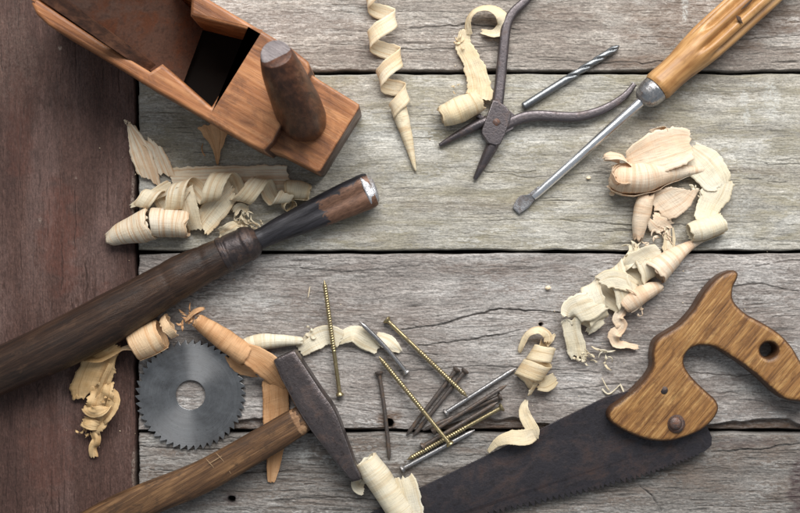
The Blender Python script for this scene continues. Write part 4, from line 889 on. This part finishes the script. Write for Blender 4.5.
shaving('long orange strip twisting past the circular blade and under the hammer handle', OR,
        torn(183, 320, 14, 13, 6, 68), torn(196, 315, 14, 14, 6, 69), ribbon([(184, 322, 15, 4, 30), (194, 312, 18, 8, 50), (206, 308, 16, 3, 20)], 94, crump=1.2),
        ribbon([(226, 352, 9, 8, 0), (240, 366, 6, 16, -10), (262, 374, 5, 10, 0)], 95, crump=1, endrag=5),
        scroll([(195, 319, 16, 6.0), (212, 331, 15, 8.5), (232, 345, 13, 9.5), (250, 357, 12, 10.5)], 1.4, .10, 56, phase=.6, rag=3, dent=.08),
        ribbon([(240, 350, 20, 16, 10), (254, 357, 20, 23, 0), (268, 367, 18, 26, -8), (279, 379, 13, 24, -20), (286, 390, 8, 16, -30)], 96, crump=.5, endrag=2, rag=.05),
        ribbon([(274, 372, 12, 25, 0), (275.5, 390, 7, 26, 0), (276, 410, 2.4, 26, 0), (275.5, 432, 1.4, 24, 0), (275, 452, 1.8, 16, 0), (273, 468, 3, 13, 15), (271, 484, 2, 7, 0)], 57, crump=.3, endrag=2, rag=.05, skew0=14))
shaving('pale cream strip lying between the hammer head and the loose nails', PA,
        scroll([(240, 349, 8, 7), (258, 343, 8.5, 7.5), (280, 341, 7, 5.5), (305, 341, 5, 3)], 1.6, .10, 58, phase=.9, rag=3),
        ribbon([(298, 352, 2, 13, 0), (312, 342, 5, 20, 12), (328, 335, 5, 20, -12), (343, 340, 6, 18, -5)], 59, crump=.5),
        ribbon([(336, 342, 4, 9, 0), (352, 334, 6, 17, 20), (366, 340, 5, 20, -10), (381, 348, 3, 16, 10)], 60, crump=.7, endrag=2),
        ribbon([(374, 336, 4, 10, 0), (386, 341, 6, 16, 25), (396, 348, 4, 10, 0), (402, 353, 2, 4, 0)], 61, crump=.6), torn(306, 332, 4, 10, 3, 70))
# crumbs
def crumb(label, x, y, r, mat, seed):
    a = np.array(P(x, y, r * .7)); V, F = sweep([a + np.array([-r, 0, 0]), a + np.array([-r * .4, 0, .2]), a + np.array([r * .5, .3, .1]), a + np.array([r, 0, 0])], [r * .4, r * .8, r * .75, r * .3], 9,
        lambda k, th: .7 + .6 * vnoise(th * 1.7, k * 1.3, seed), True)
    o = mesh_obj('wood_crumb', V, F, mat, sharp=20); tag(o, label, 'wood crumb', 'crumbs of wood')
crumb('pale crumb of wood alone on the purplish plank', 548, 288, 2.6, CR, 1)
crumb('small crumb left of the broad pinkish roll', 588.5, 178, 2.0, CR, 2)
crumb('tan crumb between the broad pinkish roll and the plank below', 612, 194, 2.6, PK, 3)
shaving('single thin wood fibre lying above the brassy threaded nail', CR, ribbon([(310, 285, 1.2, .9), (309, 292, 2, 1.0), (307.5, 300, 1.2, .8)], 71, n=14, nv=3, crump=.1), thick=.4, group=None, name='wood_fibre')
shaving('short pale splinters lying left of the saw handle', PA, ribbon([(601, 388, 2, 1.6), (609, 394, 2, 1.5), (621, 384, 1.5, .8)], 72, n=14, nv=3), ribbon([(619, 383, 2, 1.8), (622, 388, 2, 1.8), (626, 398, 3, .8)], 73, n=14, nv=3), ribbon([(610, 392, 2, 1.6), (606, 386, 3, 1.3), (601, 376, 2, .6)], 74, n=12, nv=3), group=None, name='wood_splinter')

# a little fine dust near the heaps and along the gaps
def sawdust():
    rg = random.Random(77); V = []; F = []
    for cx, cy, sp, n in ((650, 300, 60, 34), (600, 340, 40, 18), (220, 205, 60, 20), (450, 115, 30, 8), (535, 395, 30, 10), (290, 340, 40, 10), (95, 430, 25, 8)):
        for _ in range(n):
            x, y = rg.gauss(cx, sp), rg.gauss(cy, sp * .7)
            if not (0 < x < 800 and 0 < y < 513): continue
            c = P(x, y, 1.1); a = rg.uniform(0, 6.3); r = rg.uniform(.3, .8); e = rg.uniform(.3, 1); o = len(V)
            u = Vector((math.cos(a), math.sin(a), 0)); w = Vector((-u.y, u.x, 0))
            V += [tuple(c + u * r), tuple(c + w * r * e), tuple(c - u * r * 1.2), tuple(c - w * r * e), tuple(c + Vector((0, 0, r * .8))), tuple(c - Vector((0, 0, r * .8)))]
            for i in range(4): F += [(o + i, o + (i + 1) % 4, o + 4), (o + (i + 1) % 4, o + i, o + 5)]
    tag(mesh_obj('sawdust', V, F, CR, smooth=False), 'fine pale sawdust specks scattered near the shavings', 'sawdust', kind='stuff')
sawdust()
